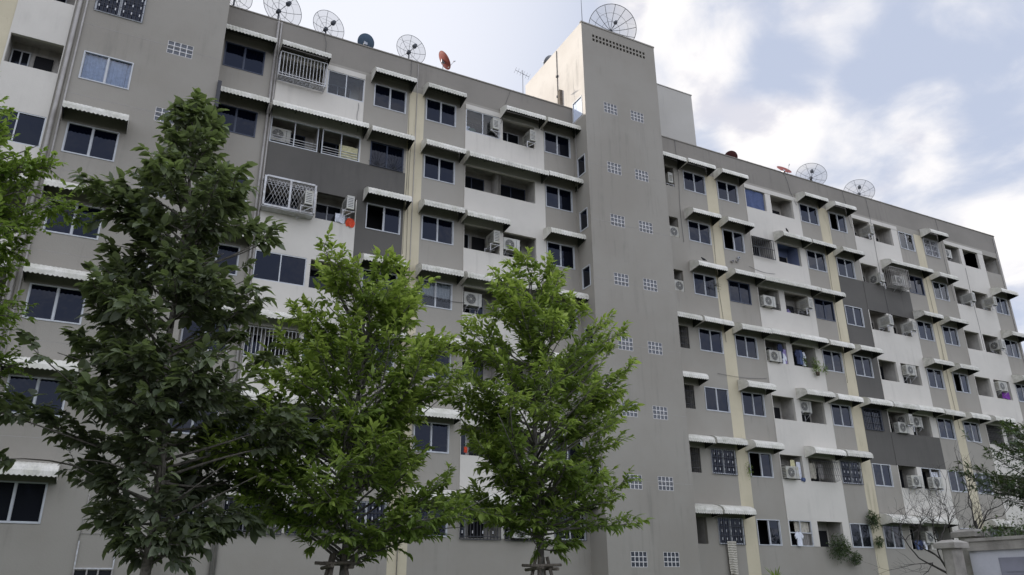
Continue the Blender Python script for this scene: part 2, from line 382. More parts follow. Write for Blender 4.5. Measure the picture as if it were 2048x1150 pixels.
# left tower and left wing (its front lies 1.15 m in front of the main wall)
LW = (-2.78, -1.26)
lh = [(LW[0], LW[1], s, s+WH) for s in SILL]
lgb = [(-.34, .5, 19.49-2.8*k+.0, 20.02-2.8*k) for k in range(5)]
tower(-3.12, 1.47, 27.5, lh+lgb, None)
for h in lgb: glass_block(h[0], h[3], h[1], h[2], -1.15)
def mf_left(x, z):
    if -4.95 < x < -3.35 and 3.47 < z < TOPB: return None
    if -5.75 < x < -4.95 and z < 21.6: return 'cream_paint'
    return 'grey_paint'
mb = MB(); grid_wall(mb, -30, -3.12, 0, ROOF+1, [], -1.07, mf_left, [-5.75, -4.95, -3.35], [3.47, TOPB, 21.6])
mb.box(-30, -3.13, -1.0, 9, 0.0, ROOF+.99, 'grey_paint') if False else None
mb.box(-30, -3.13, 8.8, 9, 0, ROOF+.9, 'grey_paint'); mb.box(-30, -3.13, -1.06, 9, ROOF+.5, ROOF+.95, 'roof_tar'); mb.box(-30, -3.3, .4, .5, 0, ROOF, 'inner_paint')
mb.build('left_wing_wall', bld)

# ---- windows
wcache = {}
def window(x0, x1, z0, h=WH, Y=0.0, dark=False, kind='std', nm='window', grille=None, curtain=None):
    w_ = x1-x0; key = ('w', round(w_, 2), h, dark, kind)
    if key not in wcache:
        fm = 'frame_dark' if dark else 'frame_white'; t = .036
        mb = MB()
        mb.box(0, t, -.02, .06, 0, h, fm); mb.box(w_-t, w_, -.02, .06, 0, h, fm)
        mb.box(t, w_-t, -.022, .062, 0, t, fm); mb.box(t, w_-t, -.022, .062, h-t, h, fm)
        mc = w_*.5
        mb.box(mc-.018, mc+.018, -.01, .05, t, h-t, fm)
        for (a, c, yy) in ((t, mc-.018, .012), (mc+.018, w_-t, .03)):
            if kind == 'openL' and a < .1: continue
            mb.box(a, a+.022, yy, yy+.03, t, h-t, fm); mb.box(c-.022, c, yy, yy+.03, t, h-t, fm)
            mb.box(a+.022, c-.022, yy+.001, yy+.029, t, t+.025, fm)
        if kind == 'openL': mb.box(mc+.03, mc+.055, .0, .03, t, h-t, fm)
        fr = mb.v, mb.f, mb.m, mb.names, mb.sm
        o = mb.build(nm, None); me = o.data; bpy.data.objects.remove(o)
        mb = MB(); gm = 'clear_glass' if kind in ('clear', 'openL') else ('glass_grey' if kind == 'grey' else 'glass')
        if kind != 'openL': mb.face([(t, .026, t), (mc, .026, t), (mc, .026, h-t), (t, .026, h-t)], gm)
        mb.face([(mc, .044, t), (w_-t, .044, t), (w_-t, .044, h-t), (mc, .044, h-t)], 'glass' if kind == 'openL' else gm)
        o = mb.build('pane', None); pm = o.data; bpy.data.objects.remove(o)
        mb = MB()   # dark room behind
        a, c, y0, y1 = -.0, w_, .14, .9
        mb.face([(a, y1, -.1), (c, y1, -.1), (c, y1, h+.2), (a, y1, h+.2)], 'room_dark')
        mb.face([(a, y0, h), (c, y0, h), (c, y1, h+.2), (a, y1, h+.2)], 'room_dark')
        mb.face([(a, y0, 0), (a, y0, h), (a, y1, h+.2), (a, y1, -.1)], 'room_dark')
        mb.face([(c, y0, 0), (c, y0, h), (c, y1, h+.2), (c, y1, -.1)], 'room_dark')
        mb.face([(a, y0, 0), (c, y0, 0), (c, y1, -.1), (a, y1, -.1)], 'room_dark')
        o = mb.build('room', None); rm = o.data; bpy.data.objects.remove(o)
        wcache[key] = (me, pm, rm)
    me, pm, rm = wcache[key]
    o = link(nm, me, bld, (x0, Y, z0)); link('pane', pm, o); link('interior', rm, o)
    if curtain:
        mb = MB(); n = 26; pts = []
        xa, xc = (.06, w_-.06) if curtain != 'half' else (.06, w_*.5)
        zc0 = .05 if curtain != 'lace' else h*.45
        for i in range(n+1): pts.append((xa+(xc-xa)*i/n, .12+.025*math.sin(i*1.9)+.01*random.random()))
        cm = {'full': 'curtain', 'lace': 'lace', 'half': 'curtain_dark'}[curtain]
        for i in range(n): mb.face([(*pts[i], zc0), (*pts[i+1], zc0), (*pts[i+1], h-.02), (*pts[i], h-.02)], cm, True)
        mb.build('curtain', o)
    if grille:
        mb = MB(); gm = 'iron_dark' if grille in ('dark', 'fan', 'dots') else 'iron_white'
        if grille == 'fan':
            mb.box(0, w_, -.06, -.045, 0, .02, gm); mb.box(0, w_, -.06, -.045, h-.02, h, gm)
            for s in (0, 1):
                cx_ = w_*.25+s*w_*.5
                for i in range(9):
                    an = math.pi*(i+.5)/9; L = .42
                    mb.tube([(cx_, -.05, .05), (cx_+math.cos(an)*L, -.05, .05+math.sin(an)*L*1.6)], .008, gm, 4)
        else:
            nb = int(w_/.12)
            for i in range(nb+1):
                xx = w_*i/nb; mb.box(xx-.007, xx+.007, -.065, -.05, 0, h, gm)
            for z_ in (0, h*.33, h*.66, h): mb.box(0, w_, -.075, -.066, z_-.01, z_+.01, gm)
            if grille == 'dots':
                for i in range(nb//2):
                    for z_ in (h*.2, h*.5, h*.8):
                        xx = w_*(2*i+1)/nb; mb.box(xx-.018, xx+.018, -.09, -.076, z_-.05, z_+.05, 'iron_white')
        mb.build('grille', o)
    return o
OPT = {('A', 0): dict(dark=True), ('A', 1): dict(dark=True), ('B', 1): dict(dark=True, grille='fan'), ('B', 2): dict(kind='openL'), ('C', 1): dict(kind='std'),
       ('C', 3): dict(kind='clear', curtain='lace'), ('D', 0): dict(kind='std'), ('D', 6): dict(grille='dots'), ('B', 6): dict(grille='dots'), ('A', 6): dict(grille='dots'),
       ('Q', 5): dict(grille='dots'), ('Q', 6): dict(kind='grey', grille='dots'), ('R', 1): dict(kind='openL'), ('R', 2): dict(dark=True), ('R', 3): dict(kind='std'),
       ('R', 5): dict(kind='openL'), ('R', 6): dict(kind='openL'), ('S', 2): dict(dark=True), ('S', 5): dict(grille='dots'), ('S', 6): dict(kind='grey'), ('T', 4): dict(dark=True, grille='dark'),
       ('T', 0): dict(kind='openL'), ('U', 0): dict(kind='clear', curtain='half'), ('U', 1): dict(dark=True), ('V', 0): dict(grille='white', kind='grey'), ('V', 1): dict(kind='clear', curtain='half'), ('V', 3): dict(kind='openL'),
       ('U', 5): dict(kind='grey', curtain=None), ('T', 6): dict(kind='grey'), ('L', 0): dict(grille='dots'), ('L', 1): dict(kind='clear', curtain='full'), ('L', 6): dict(kind='grey')}
for c, (a, d) in WCOL.items():
    for k, s in enumerate(SILL):
        if c == 'E' and k == 0: continue
        window(a, d, s, **OPT.get((c, k), {}))
for k, s in enumerate(SILL): window(LW[0], LW[1], s, Y=-1.15, **OPT.get(('L', k), {}))
# tower side windows (in the plane x = 17.25)
for j, h in enumerate(side_w + [(-.90, -.06, 22.32, 23.42)]):
    mb = MB(); X = 17.25; y0, y1, z0, z1 = h; t = .045
    mb.box(X-.02, X+.05, y0, y0+t, z0, z1, 'frame_white'); mb.box(X-.02, X+.05, y1-t, y1, z0, z1, 'frame_white')
    mb.box(X-.022, X+.052, y0+t, y1-t, z0, z0+t, 'frame_white'); mb.box(X-.022, X+.052, y0+t, y1-t, z1-t, z1, 'frame_white')
    o = mb.build('stair_window', bld)
    mb = MB(); mb.face([(X+.03, y0+t, z0+t), (X+.03, y1-t, z0+t), (X+.03, y1-t, z1-t), (X+.03, y0+t, z1-t)], 'sky_reflection' if z1 > 23 else 'glass'); mb.build('pane', o)
# niche openings beside the tower
for k, s in enumerate(SILL):
    mb = MB(); a, c, y1 = 22.45, 23.12, 1.2
    mb.face([(a-.6, y1, s-.5), (c, y1, s-.5), (c, y1, s+1.3), (a-.6, y1, s+1.3)], 'inner_paint')
    mb.face([(c, .14, s-.5), (c, y1, s-.5), (c, y1, s+1.3), (c, .14, s+1.3)], 'inner_paint')
    mb.face([(a-.6, .14, s-.5), (a-.6, y1, s-.5), (a-.6, y1, s+1.3), (a-.6, .14, s+1.3)], 'inner_paint')
    mb.face([(a-.6, .14, s+1.3), (c, .14, s+1.3), (c, y1, s+1.3), (a-.6, y1, s+1.3)], 'inner_paint')
    mb.face([(a-.6, .14, s+1.08), (c, .14, s+1.08), (c, .14, s+1.3), (a-.6, .14, s+1.3)], 'inner_paint')
    if k in (3, 4, 5): 
        for i in range(6): mb.box(a+.02+i*.125, a+.035+i*.125, .02, .035, s, s+1.05, 'iron_dark')
        for z_ in (.2, .5, .8): mb.box(a, c, .036, .046, s+z_, s+z_+.02, 'iron_dark')
    mb.box(a-.4, a+.3, 1.14, 1.19, s-.3, s+.85, 'glass_grey')
    mb.build('niche', bld)

# ---- awnings
acache = {}
def awning(x0, x1, z, Y=0.0, proj=.70):
    w_ = x1-x0; key = round(w_, 2)
    if key not in acache:
        mb = MB(); n = max(6, int(w_/.031))
        prof = [(0, .56), (-.12, .55), (-.35, .50), (-.52, .43), (-.60, .36), (-.635, .28), (-.64, .135)]
        rows = []
        for i in range(n+1):
            xx = w_*i/n; bmp = .006*(1, 0, -1, 0)[i % 4]; row = []
            for j, (yy, z_) in enumerate(prof):
                sc_ = .016*(1, 0, -1, 0)[i % 4] if j == len(prof)-1 else 0
                row.append((xx, yy-(bmp if j > 3 else 0), z_+(bmp if j <= 4 else 0)+sc_))
            rows.append(row)
        for i in range(n):
            for j in range(len(prof)-1):
                p = (rows[i][j], rows[i+1][j], rows[i+1][j+1], rows[i][j+1])
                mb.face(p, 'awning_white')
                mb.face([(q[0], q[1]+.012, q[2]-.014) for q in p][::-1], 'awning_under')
        for xx in (0.0, w_):
            pts = [(xx, 0, .0)] + [(xx, q[0], q[1]) for q in prof]
            pts = [(xx, 0, .02), (xx, 0, .56)] + [(xx, q[0], q[1]) for q in prof[1:]]
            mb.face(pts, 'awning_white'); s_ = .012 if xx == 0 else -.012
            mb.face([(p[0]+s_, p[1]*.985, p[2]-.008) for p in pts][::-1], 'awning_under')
        for xx in (.02, w_-.04): mb.box(xx, xx+.02, -.6, -.02, .15, .17, 'iron_dark')
        nb = max(1, round(w_/.9))
        for i in range(nb+1):
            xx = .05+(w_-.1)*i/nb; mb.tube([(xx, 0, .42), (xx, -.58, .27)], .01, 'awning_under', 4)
        o = mb.build('awning', None); acache[key] = o.data; bpy.data.objects.remove(o)
    o = link('awning', acache[key], bld, (x0, Y-.004, z+random.uniform(-.03, .02))); o.rotation_euler = (random.uniform(-.03, .07), random.uniform(-.012, .012), 0)
    o.scale = (1, proj/.64, 1)
    return o
L_, R_ = .17, .2
def aw_col(c, rows):
    a, d = WCOL[c] if c != 'L' else LW
    for k in rows: awning(a-L_, d+R_, SILL[k]+WH-.03, -1.15 if c == 'L' else 0)
aw_col('L', [2, 3, 4, 5, 6]); aw_col('C', [0, 1, 2, 3, 4, 5, 6]); aw_col('B', [0, 1, 2, 3, 4]); aw_col('D', [0, 1, 2, 3, 4, 6])
aw_col('Q', [0, 1, 2, 3, 5, 6]); aw_col('R', [0, 1, 4, 5]); aw_col('S', [0, 1, 4, 5]); aw_col('T', [0, 1, 3, 4]); aw_col('U', [2, 3, 4]); aw_col('V', [0, 1, 2, 3, 4]); aw_col('E', [1, 2, 3, 4])
for k in (0, 1, 3, 4, 5): awning(1.5, 3.38, SILL[k]+WH-.03)
def awx(k, *xs):
    for a, c in zip(xs[:-1], xs[1:]): awning(a+.01, c-.01, SILL[k]+WH-.03)
awx(0, 3.58, 5.52); awx(1, 3.5, 7.25); awx(4, 3.6, 5.6); awx(5, 3.6, 5.5, 7.2)
awx(0, 13.38, 15.40); awx(1, 11.62, 15.46); awx(2, 11.55, 13.55); awx(3, 11.6, 15.5); awx(6, 11.6, 15.4)
for k in (0, 3, 4, 5, 6): awx(k, 21.62, 23.45)
awx(2, 25.8, 27.75); awx(2, 27.76, 31.62); awx(2, 31.63, 33.4)
awx(3, 25.8, 27.7, 29.6, 31.56); awx(3, 31.63, 33.4)
awx(1, 29.45, 31.5); awx(4, 29.45, 31.4); awx(5, 29.45, 31.5)
awx(1, 37.7, 41.35); awx(4, 35.6, 37.6, 39.6); awx(4, 44.0, 45.9); awx(6, 33.9, 36.1, 38.9); awx(6, 41.9, 43.7)
awx(3, -5.6, -3.45) if False else None
for k in (3, 4, 5): awning(-4.95, -3.38, SILL[k]+WH-.03, -1.07)

# ---- balconies
BO = {  # (bay, row): options per half: frame, cage, tarp ...
 ('b1', 0): ('cage', 'frame'), ('b1', 1): ('rails', 'rails'), ('b1', 2): ('box', ''), ('b1', 3): ('glassy', ''), ('b1', 4): ('bars', ''), ('b1', 6): ('bars', 'bars'),
 ('b2', 0): ('frame', ''), ('b2', 6): ('bars', 'bars'), ('b3', 0): ('', ''), ('b3', 1): ('barsbox', 'blue'), ('b3', 5): ('', 'darkcage'), ('b3', 6): ('frame2', ''), ('b4', 1): ('', 'acbox'), ('b4', 5): ('', 'sheer'),
 ('b5', 4): ('lattice', ''), ('b3', 2): ('lowrail', 'lowrail'), ('b2', 5): ('lowrail', '')}
DARKP = {('b1', 1), ('b4', 1), ('b4', 4)}
NOPIER = {('b2', 1), ('b1', 1)}
def recess(mb, xa, xc, s, Y, paint, top, side_l=True, door=0):
    y0, y1 = Y+.12, Y+.86; zt = s+1.34; zb_ = s-.88
    mb.face([(xa, y1, zb_), (xc, y1, zb_), (xc, y1, zt), (xa, y1, zt)], paint)
    mb.face([(xa, y0, zt), (xc, y0, zt), (xc, y1, zt), (xa, y1, zt)], paint)
    mb.face([(xa, y0, zb_), (xc, y0, zb_), (xc, y1, zb_), (xa, y1, zb_)], 'paving')
    for x_ in (xa, xc): mb.face([(x_, y0, zb_), (x_, y1, zb_), (x_, y1, zt), (x_, y0, zt)], paint)
def backwin(mb, x0, x1, s, Y, seed, fm='frame_white'):
    y = Y+.82; zt = s+1.06; zb_ = s-.3
    mb.box(x0, x1, y, y+.02, zb_, zt, 'glass_grey')
    for x_ in (x0, x0+(x1-x0)*.5, x1-.04): mb.box(x_, x_+.04, y-.02, y-.001, zb_, zt, fm)
    mb.box(x0, x1, y-.021, y-.002, zt-.04, zt, fm)
def balcony(bay, k, x0, x1, halves, Y=0.0, left=False):
    s = SILL[k]; rnd = random.Random(hash((bay, k)) % 1000 if False else (ord(bay[1])*17+k*31))
    pm = 'dark_paint' if (bay, k) in DARKP else 'white_paint'
    upm = 'dark_paint' if (bay, k-1) in DARKP else 'white_paint'
    mb = MB(); F = Y-.02
    zbot = SILL[k+1]+1.12 if k < 6 else None
    if zbot: mb.box(x0, x1, F, Y+.12, zbot, s, pm)
    top = s+1.12 if k else TOPB-.22
    oh = s+1.12
    if k == 0: mb.box(x0, x1, F-.015, Y+.12, oh, TOPB, 'white_paint')
    # piers
    xs = [x0] + [v for h in halves for v in h] + [x1]
    for a, c in zip(xs[::2], xs[1::2]):
        if (bay, k) in NOPIER and len(halves) > 1 and a == halves[0][1]: continue
        if c-a > .02: mb.box(a, c, F, Y+.118, s, oh, 'white_paint')
    for hi, (xa, xc) in enumerate(halves):
        opt = BO.get((bay, k), ('', ''))[hi] if len(halves) > 1 else ''
        paint = 'blue_paint' if opt == 'blue' else 'inner_paint'
        a2 = xa - (.02 if hi == 0 else .05); c2 = xc + (.02 if hi else .02)
        recess(mb, a2, c2, s, Y, paint, top)
    body = mb.build('balcony', bld)
    for hi, (xa, xc) in enumerate(halves):
        opt = BO.get((bay, k), ('', ''))[hi] if len(halves) > 1 else ('pane' if k == 2 else '')
        mb = MB(); fm = 'frame_white' if rnd.random() < .6 else 'iron_dark'
        w_ = xc-xa
        style = rnd.random()
        if (bay, k) in NOPIER: style = .1; fm = 'frame_dark'; xc += .3*(hi == 1)
        if opt == 'glassy': pass
        elif (style if x0 < 25 else .3+style*.7) < .55: backwin(mb, xa+.02, xc-(.35 if x0 < 25 else .06), s, Y, 0, fm)
        else:
            if x0 < 25: backwin(mb, xa+.0, xa+w_*.36, s, Y, 0, fm); mb.box(xa+w_*.45, xc-.3, Y+.81, Y+.85, s-.88, s+1.0, 'room_dark')
            else: mb.box(xc-.78, xc-.16, Y+.81, Y+.85, s-.88, s+.78, 'room_dark'); mb.box(xc-.83, xc-.78, Y+.79, Y+.85, s-.88, s+.83, 'white_paint'); mb.box(xc-.16, xc-.11, Y+.79, Y+.85, s-.88, s+.83, 'white_paint')
        xc = halves[hi][1]
        if mb.v: mb.build('back_window', body)
        if opt in ('frame', 'rails', 'glassy', 'frame2', 'sheer', 'pane'):
            mb = MB(); t = .04; h = 1.12; n = 2
            y0, y1 = Y+.0, Y+.05
            xsf = [xa, (xa+xc)/2-.02, xc-t]
            for x_ in xsf: mb.box(x_, x_+t, y0-.01, y1, s, s+h, 'frame_white')
            for a, c in ((xa+t, xsf[1]), (xsf[1]+t, xc-t)):
                mb.box(a, c, y0-.012, y1-.002, s, s+t, 'frame_white'); mb.box(a, c, y0-.012, y1-.002, s+h-t, s+h, 'frame_white')
                if opt == 'rails':
                    for i in range(1, 4): mb.box(a, c, y0, y0+.02, s+.11*i, s+.11*i+.018, 'iron_white')
                if opt == 'frame2': mb.box(a, c, y0, y0+.03, s+h*.5, s+h*.5+.04, 'frame_white')
            fo = mb.build('front_frame', body)
            mb = MB()
            if opt == 'glassy': mb.face([(xa+t, Y+.02, s+t), (xc-t, Y+.02, s+t), (xc-t, Y+.02, s+h-t), (xa+t, Y+.02, s+h-t)], 'glass')
            elif opt == 'frame': mb.face([(xa+t, Y+.02, s+t), (xc-t, Y+.02, s+t), (xc-t, Y+.02, s+h-t), (xa+t, Y+.02, s+h-t)], 'clear_glass')
            elif opt == 'pane': mb.face([(xa+t, Y+.02, s+t), (xc-t, Y+.02, s+t), (xc-t, Y+.02, s+h-t), (xa+t, Y+.02, s+h-t)], 'glass_grey')
            elif opt == 'sheer': pass
            if mb.v: mb.build('pane', body)
        if opt in ('cage', 'box', 'barsbox', 'acbox', 'bars', 'darkcage', 'lowrail', 'lattice'):
            mb = MB(); m_ = 'pipe_grey' if opt == 'acbox' else 'iron_white' if opt in ('cage', 'box') or (opt == 'bars' and k != 6) else 'iron_dark'
            d = {'cage': .42, 'box': .38, 'barsbox': .10, 'acbox': .5, 'bars': .03, 'darkcage': .3, 'lowrail': .0, 'lattice': .0}[opt]
            yF = Y-.03-d; h = 1.08; zb2 = s-.05
            def bar(p, q, r=.012): mb.tube([p, q], r, m_, 4)
            if opt == 'lowrail':
                for i in range(int(w_/.1)+1):
                    xx = xa+w_*i/int(w_/.1); bar((xx, Y, s), (xx, Y, s+.32), .006)
                for z_ in (.12, .32): bar((xa, Y, s+z_), (xc, Y, s+z_), .01)
            elif opt == 'lattice':
                for i in range(12):
                    xx = xa+w_*i/11; bar((xx, Y+.02, s), (xx, Y+.02, s+h), .012)
                for i in range(9): bar((xa, Y+.03, s+h*i/8), (xc, Y+.03, s+h*i/8), .012)
            elif opt == 'box':
                t = .035
                for x_ in (xa, xa+w_*.5, xc): mb.box(x_-t, x_+t, yF-t, yF+t, zb2, zb2+h+.1, m_)
                for z_ in (zb2, zb2+h+.1): mb.box(xa+t, xc-t, yF-t+.002, yF+t-.002, z_-t, z_+t, m_)
                for x_ in (xa, xc):
                    for z_ in (zb2, zb2+h+.1): mb.box(x_-t, x_+t, yF+t, Y, z_-t, z_+t, m_)
                mb.box(xa, xc, yF, Y-.02, zb2-.07, zb2-.04, m_)
                for i in range(14):
                    a = xa+w_*i/14; bar((a, yF, zb2), (min(a+.5, xc), yF, zb2+h), .007); bar((min(a+.5, xc), yF, zb2), (a, yF, zb2+h), .007)
                for i in range(3): bar((xa, yF, zb2+h*.8+i*.08), (xc, yF, zb2+h*.8+i*.08), .008)
            elif opt == 'darkcage':
                for i in range(13):
                    a = xa+w_*i/12; mb.tube([(a, Y-.03, s+1.0), (a, yF+.1, s+.95), (a, yF, s+.4), (a, yF-.05, s+.1), (a, Y-.03, s+.02)], .009, m_, 4)
                for z_ in (.3, .6, .9): bar((xa, yF, s+z_), (xc, yF, s+z_), .009)
            else:
                nb = int(w_/.13)
                for i in range(nb+1):
                    xx = xa+w_*i/nb; mb.box(xx-.011, xx+.011, yF-.011, yF+.011, zb2, zb2+h, m_)
                for z_ in ((zb2, zb2+.1, zb2+h) if opt != 'barsbox' else (zb2, zb2+h*.5, zb2+h)):
                    mb.box(xa, xc, yF-.03, yF-.012, z_-.015, z_+.015, m_)
                    if d > .1:
                        for x_ in (xa, xc): mb.box(x_-.012, x_+.012, yF, Y, z_-.012, z_+.012, m_)
                if opt == 'bars' and k == 6:
                    for i in range(0, nb, 3):
                        for z_ in (.2, .55, .88): mb.box(xa+w_*(i+.5)/nb-.02, xa+w_*(i+.5)/nb+.02, yF-.05, yF-.031, s+z_-.05, s+z_+.05, 'iron_white')
                if d > .1:
                    for x_ in (xa, xc):
                        for j in range(1, 4): mb.box(x_-.01, x_+.01, yF+d*j/4-.008, yF+d*j/4+.008, zb2, zb2+h, m_)
                    for j in range(5): mb.box(xa, xc, yF+.02+d*j/5, yF+.035+d*j/5, zb2-.01, zb2+.01, m_)
            mb.build('security_cage', body)
for bay, (a, c, h1, h2) in BAYS.items():
    for k in range(7): balcony(bay, k, a, c, [h1, h2])
for k in range(7): balcony('b0', k, -4.95, -3.35, [(-4.9, -3.38)], -1.07)
# the open corner balcony beside b5 on the top floor
mb = MB(); recess(mb, 47.3, 49.35, SILL[0], 0.0, 'inner_paint', 0); mb.box(47.33, 48.6, .81, .85, 19.6, 21.1, 'glass_grey'); mb.box(47.9, 47.95, .79, .809, 19.6, 21.1, 'frame_white'); mb.build('corner_balcony', bld)
# blue tarpaulin closing one opening
mb = MB(); mb.box(1.475, 1.60, -1.25, -1.0, 17.75, 18.85, 'iron_dark'); mb.build('meter_box', bld)
# ---- pipes and small fittings
def pipe(pts, r=.035, m='pipe_grey', nm='pipe'):
    mb = MB(); mb.tube(pts, r, m, 7); return mb.build(nm, bld)
for x_ in (3.44, 3.56): pipe([(x_, -.06, 2.0), (x_, -.06, 23.1)], .045 if x_ < 3.5 else .03)
pipe([(-3.22, -1.2, 0), (-3.22, -1.2, 24)], .06); pipe([(-3.02, -1.2, 0), (-3.02, -1.2, 24)], .03)
pipe([(9.42, -.025, 0.2), (9.42, -.025, 23.1)], .015); pipe([(49.4, -.03, 0.2), (49.4, -.03, 23)], .025)
pipe([(17.22, 1.2, 22.4), (17.22, 1.2, 27.4)], .02, 'iron_dark'); pipe([(17.22, -.25, 18.6), (17.22, -.25, 22.2)], .02)
mb = MB()
for z_ in (23.4, 24.6, 25.8): mb.box(17.17, 17.25, 1.14, 1.26, z_, z_+.1, 'iron_dark')
mb.build('cable_clip', bld)
for (x_, z_) in ((26.3, 16.95), (26.62, 17.02), (26.75, 17.22)):
    mb = MB(); mb.tube([(x_, -.002, z_), (x_, -.12, z_)], .07, 'pipe_grey' if z_ < 17.1 else 'frame_white', 10); mb.tube([(x_, -.121, z_), (x_, -.125, z_)], .05, 'ac_dark', 10); mb.build('pipe_outlet', bld)
def cable(x0, z0, x1, z1, sag=.0, y=-.035, r=.008):
    pts = []
    for i in range(9):
        f = i/8; pts.append((x0+(x1-x0)*f+.03*math.sin(f*9+x0), y-.01*math.sin(f*7), z0+(z1-z0)*f-sag*math.sin(math.pi*f)))
    mb = MB(); mb.tube(pts, r, 'iron_dark', 4); mb.build('cable', bld)
for a in ((5.3, 23.2, 5.52, 21.5), (6.9, 20.3, 6.95, 18.9), (13.9, 23.2, 13.42, 21.2), (9.1, 23.2, 9.12, 14.0), (9.25, 19.5, 9.2, 9.0), (23.4, 23.2, 23.3, 17.4), (25.2, 19.2, 25.3, 12.6), (30.9, 23.2, 31.5, 21.3),
          (33.3, 18.9, 33.25, 11.5), (35.5, 23.2, 35.7, 20.8), (37.45, 23.2, 37.5, 15.4), (41.5, 19.2, 41.6, 9.8), (43.7, 23.2, 43.75, 17.7), (45.6, 20.2, 45.62, 14.9)): cable(*a)
for a in ((9.6, 12.6, 11.8, 12.4, .12), (27.4, 16.9, 29.2, 16.8, .1), (31.5, 16.2, 34.0, 16.3, .1), (24.6, 11.0, 27.6, 11.1, .08)): cable(*a)
for k in range(6):   # shallow cast joints, one per floor
    for (a, c, z_) in ((17.26, 21.59, SILL[k]-.72), (-3.1, 1.46, SILL[k]-.62)):
        mb = MB(); mb.box(a, c, -1.153, -1.149, z_, z_+.012, 'pipe_grey'); mb.build('joint', bld)
# frame moulding over the low doorway of the left tower
mb = MB(); x0, x1 = -.24, .71
for a in (x0, x1): mb.box(a-.018, a+.018, -1.19, -1.152, 2.35, 3.05, 'iron_white')
mb.box(x0-.02, x1+.02, -1.2, -1.153, 2.31, 2.35, 'iron_white')
mb.tube([(x0-.02, -1.17, 3.0), (x0+.05, -1.17, 4.3)], .012, 'pipe_grey', 5); mb.tube([(x0, -1.17, 3.25), (x1-.2, -1.17, 3.25)], .008, 'pipe_grey', 4)
for a in (x0, x0+.32, x1-.35, x1): mb.box(a-.02, a+.02, -1.2, -1.154, 0.1, 2.305, 'pipe_grey')
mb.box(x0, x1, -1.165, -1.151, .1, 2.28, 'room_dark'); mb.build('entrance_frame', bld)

# ================================================================== loose things
# ---- air conditioner outdoor units
acm = {}
def ac_meshes():
    mb = MB(); W, D, H = .78, .28, .54
    mb.box(0, W, -D, 0, 0, H, 'ac_white')
    mb.box(-.004, W+.004, -D-.004, .004, H-.03, H+.008, 'ac_white')
    mb.box(W-.17, W-.155, -D-.004, -D-.001, .02, H-.04, 'ac_dark')
    for i in range(5): mb.box(W+.0, W+.006, -D+.05, -.05, .1+i*.07, .125+i*.07, 'ac_dark')
    for x_ in (.08, W-.14): mb.box(x_, x_+.06, -D+.01, -.01, -.03, 0, 'ac_dark')
    for i in range(6): mb.box(-.006, -.001, -D+.04, -.04, .08+i*.07, .10+i*.07, 'ac_dark')
    for i in range(9): mb.box(.05, W-.2, .004, .009, .08+i*.045, .09+i*.045, 'ac_dark')
    body = mb.build('casing', None)
    mb = MB(); cx_, cz = .30, H/2; y = -D-.006
    n = 22
    def ring(r0, r1, yy, m):
        for i in range(n):
            a0, a1 = 2*math.pi*i/n, 2*math.pi*(i+1)/n
            P = lambda r, a: (cx_+r*math.cos(a), yy, cz+r*math.sin(a))
            mb.face([P(r0, a0), P(r1, a0), P(r1, a1), P(r0, a1)][::-1], m)
    ring(0.001, .215, y, 'ac_dark'); ring(.213, .232, y-.008, 'ac_white')
    for r in (.05, .085, .12, .155, .19): ring(r, r+.008, y-.012, 'ac_white')
    for i in range(8):
        a = math.pi*i/4; mb.tube([(cx_, y-.012, cz), (cx_+.22*math.cos(a), y-.012, cz+.22*math.sin(a))], .004, 'ac_white', 4)
    ring(.001, .04, y-.016, 'ac_white')
    fan = mb.build('fan_grille', None)
    mb = MB()
    for x_ in (.1, W-.13):
        mb.box(x_, x_+.035, -D-.06, .12, -.07, -.032, 'iron_white')
        mb.tube([(x_+.017, .11, -.34), (x_+.017, -D+.02, -.07)], .013, 'iron_white', 5)
        mb.box(x_, x_+.035, .09, .12, -.36, -.071, 'iron_white')
    mb.box(.135, W-.13, -.02, .005, -.071, -.05, 'iron_white')
    br = mb.build('bracket', None)
    out = []
    for o in (body, fan, br): out.append((o.name, o.data)); bpy.data.objects.remove(o)
    return out
ACM = ac_meshes()
def ac(x, y, z, face, label, br=True):
    """face: 'f' fan towards the street, 'l' fan towards the left"""
    rz = 0 if face == 'f' else -math.pi/2
    if face == 'b': rz = math.pi/2; x -= .28; y -= .78
    t = empty('air_conditioner', (x, y, z), label, 'air conditioner', 'air conditioner units on the balconies', rz)
    for n_, me in ACM:
        if n_ == 'bracket' and not br: continue
        link(n_.split('.')[0], me, t)
    return t
def S(k, d=0): return SILL[k]+d
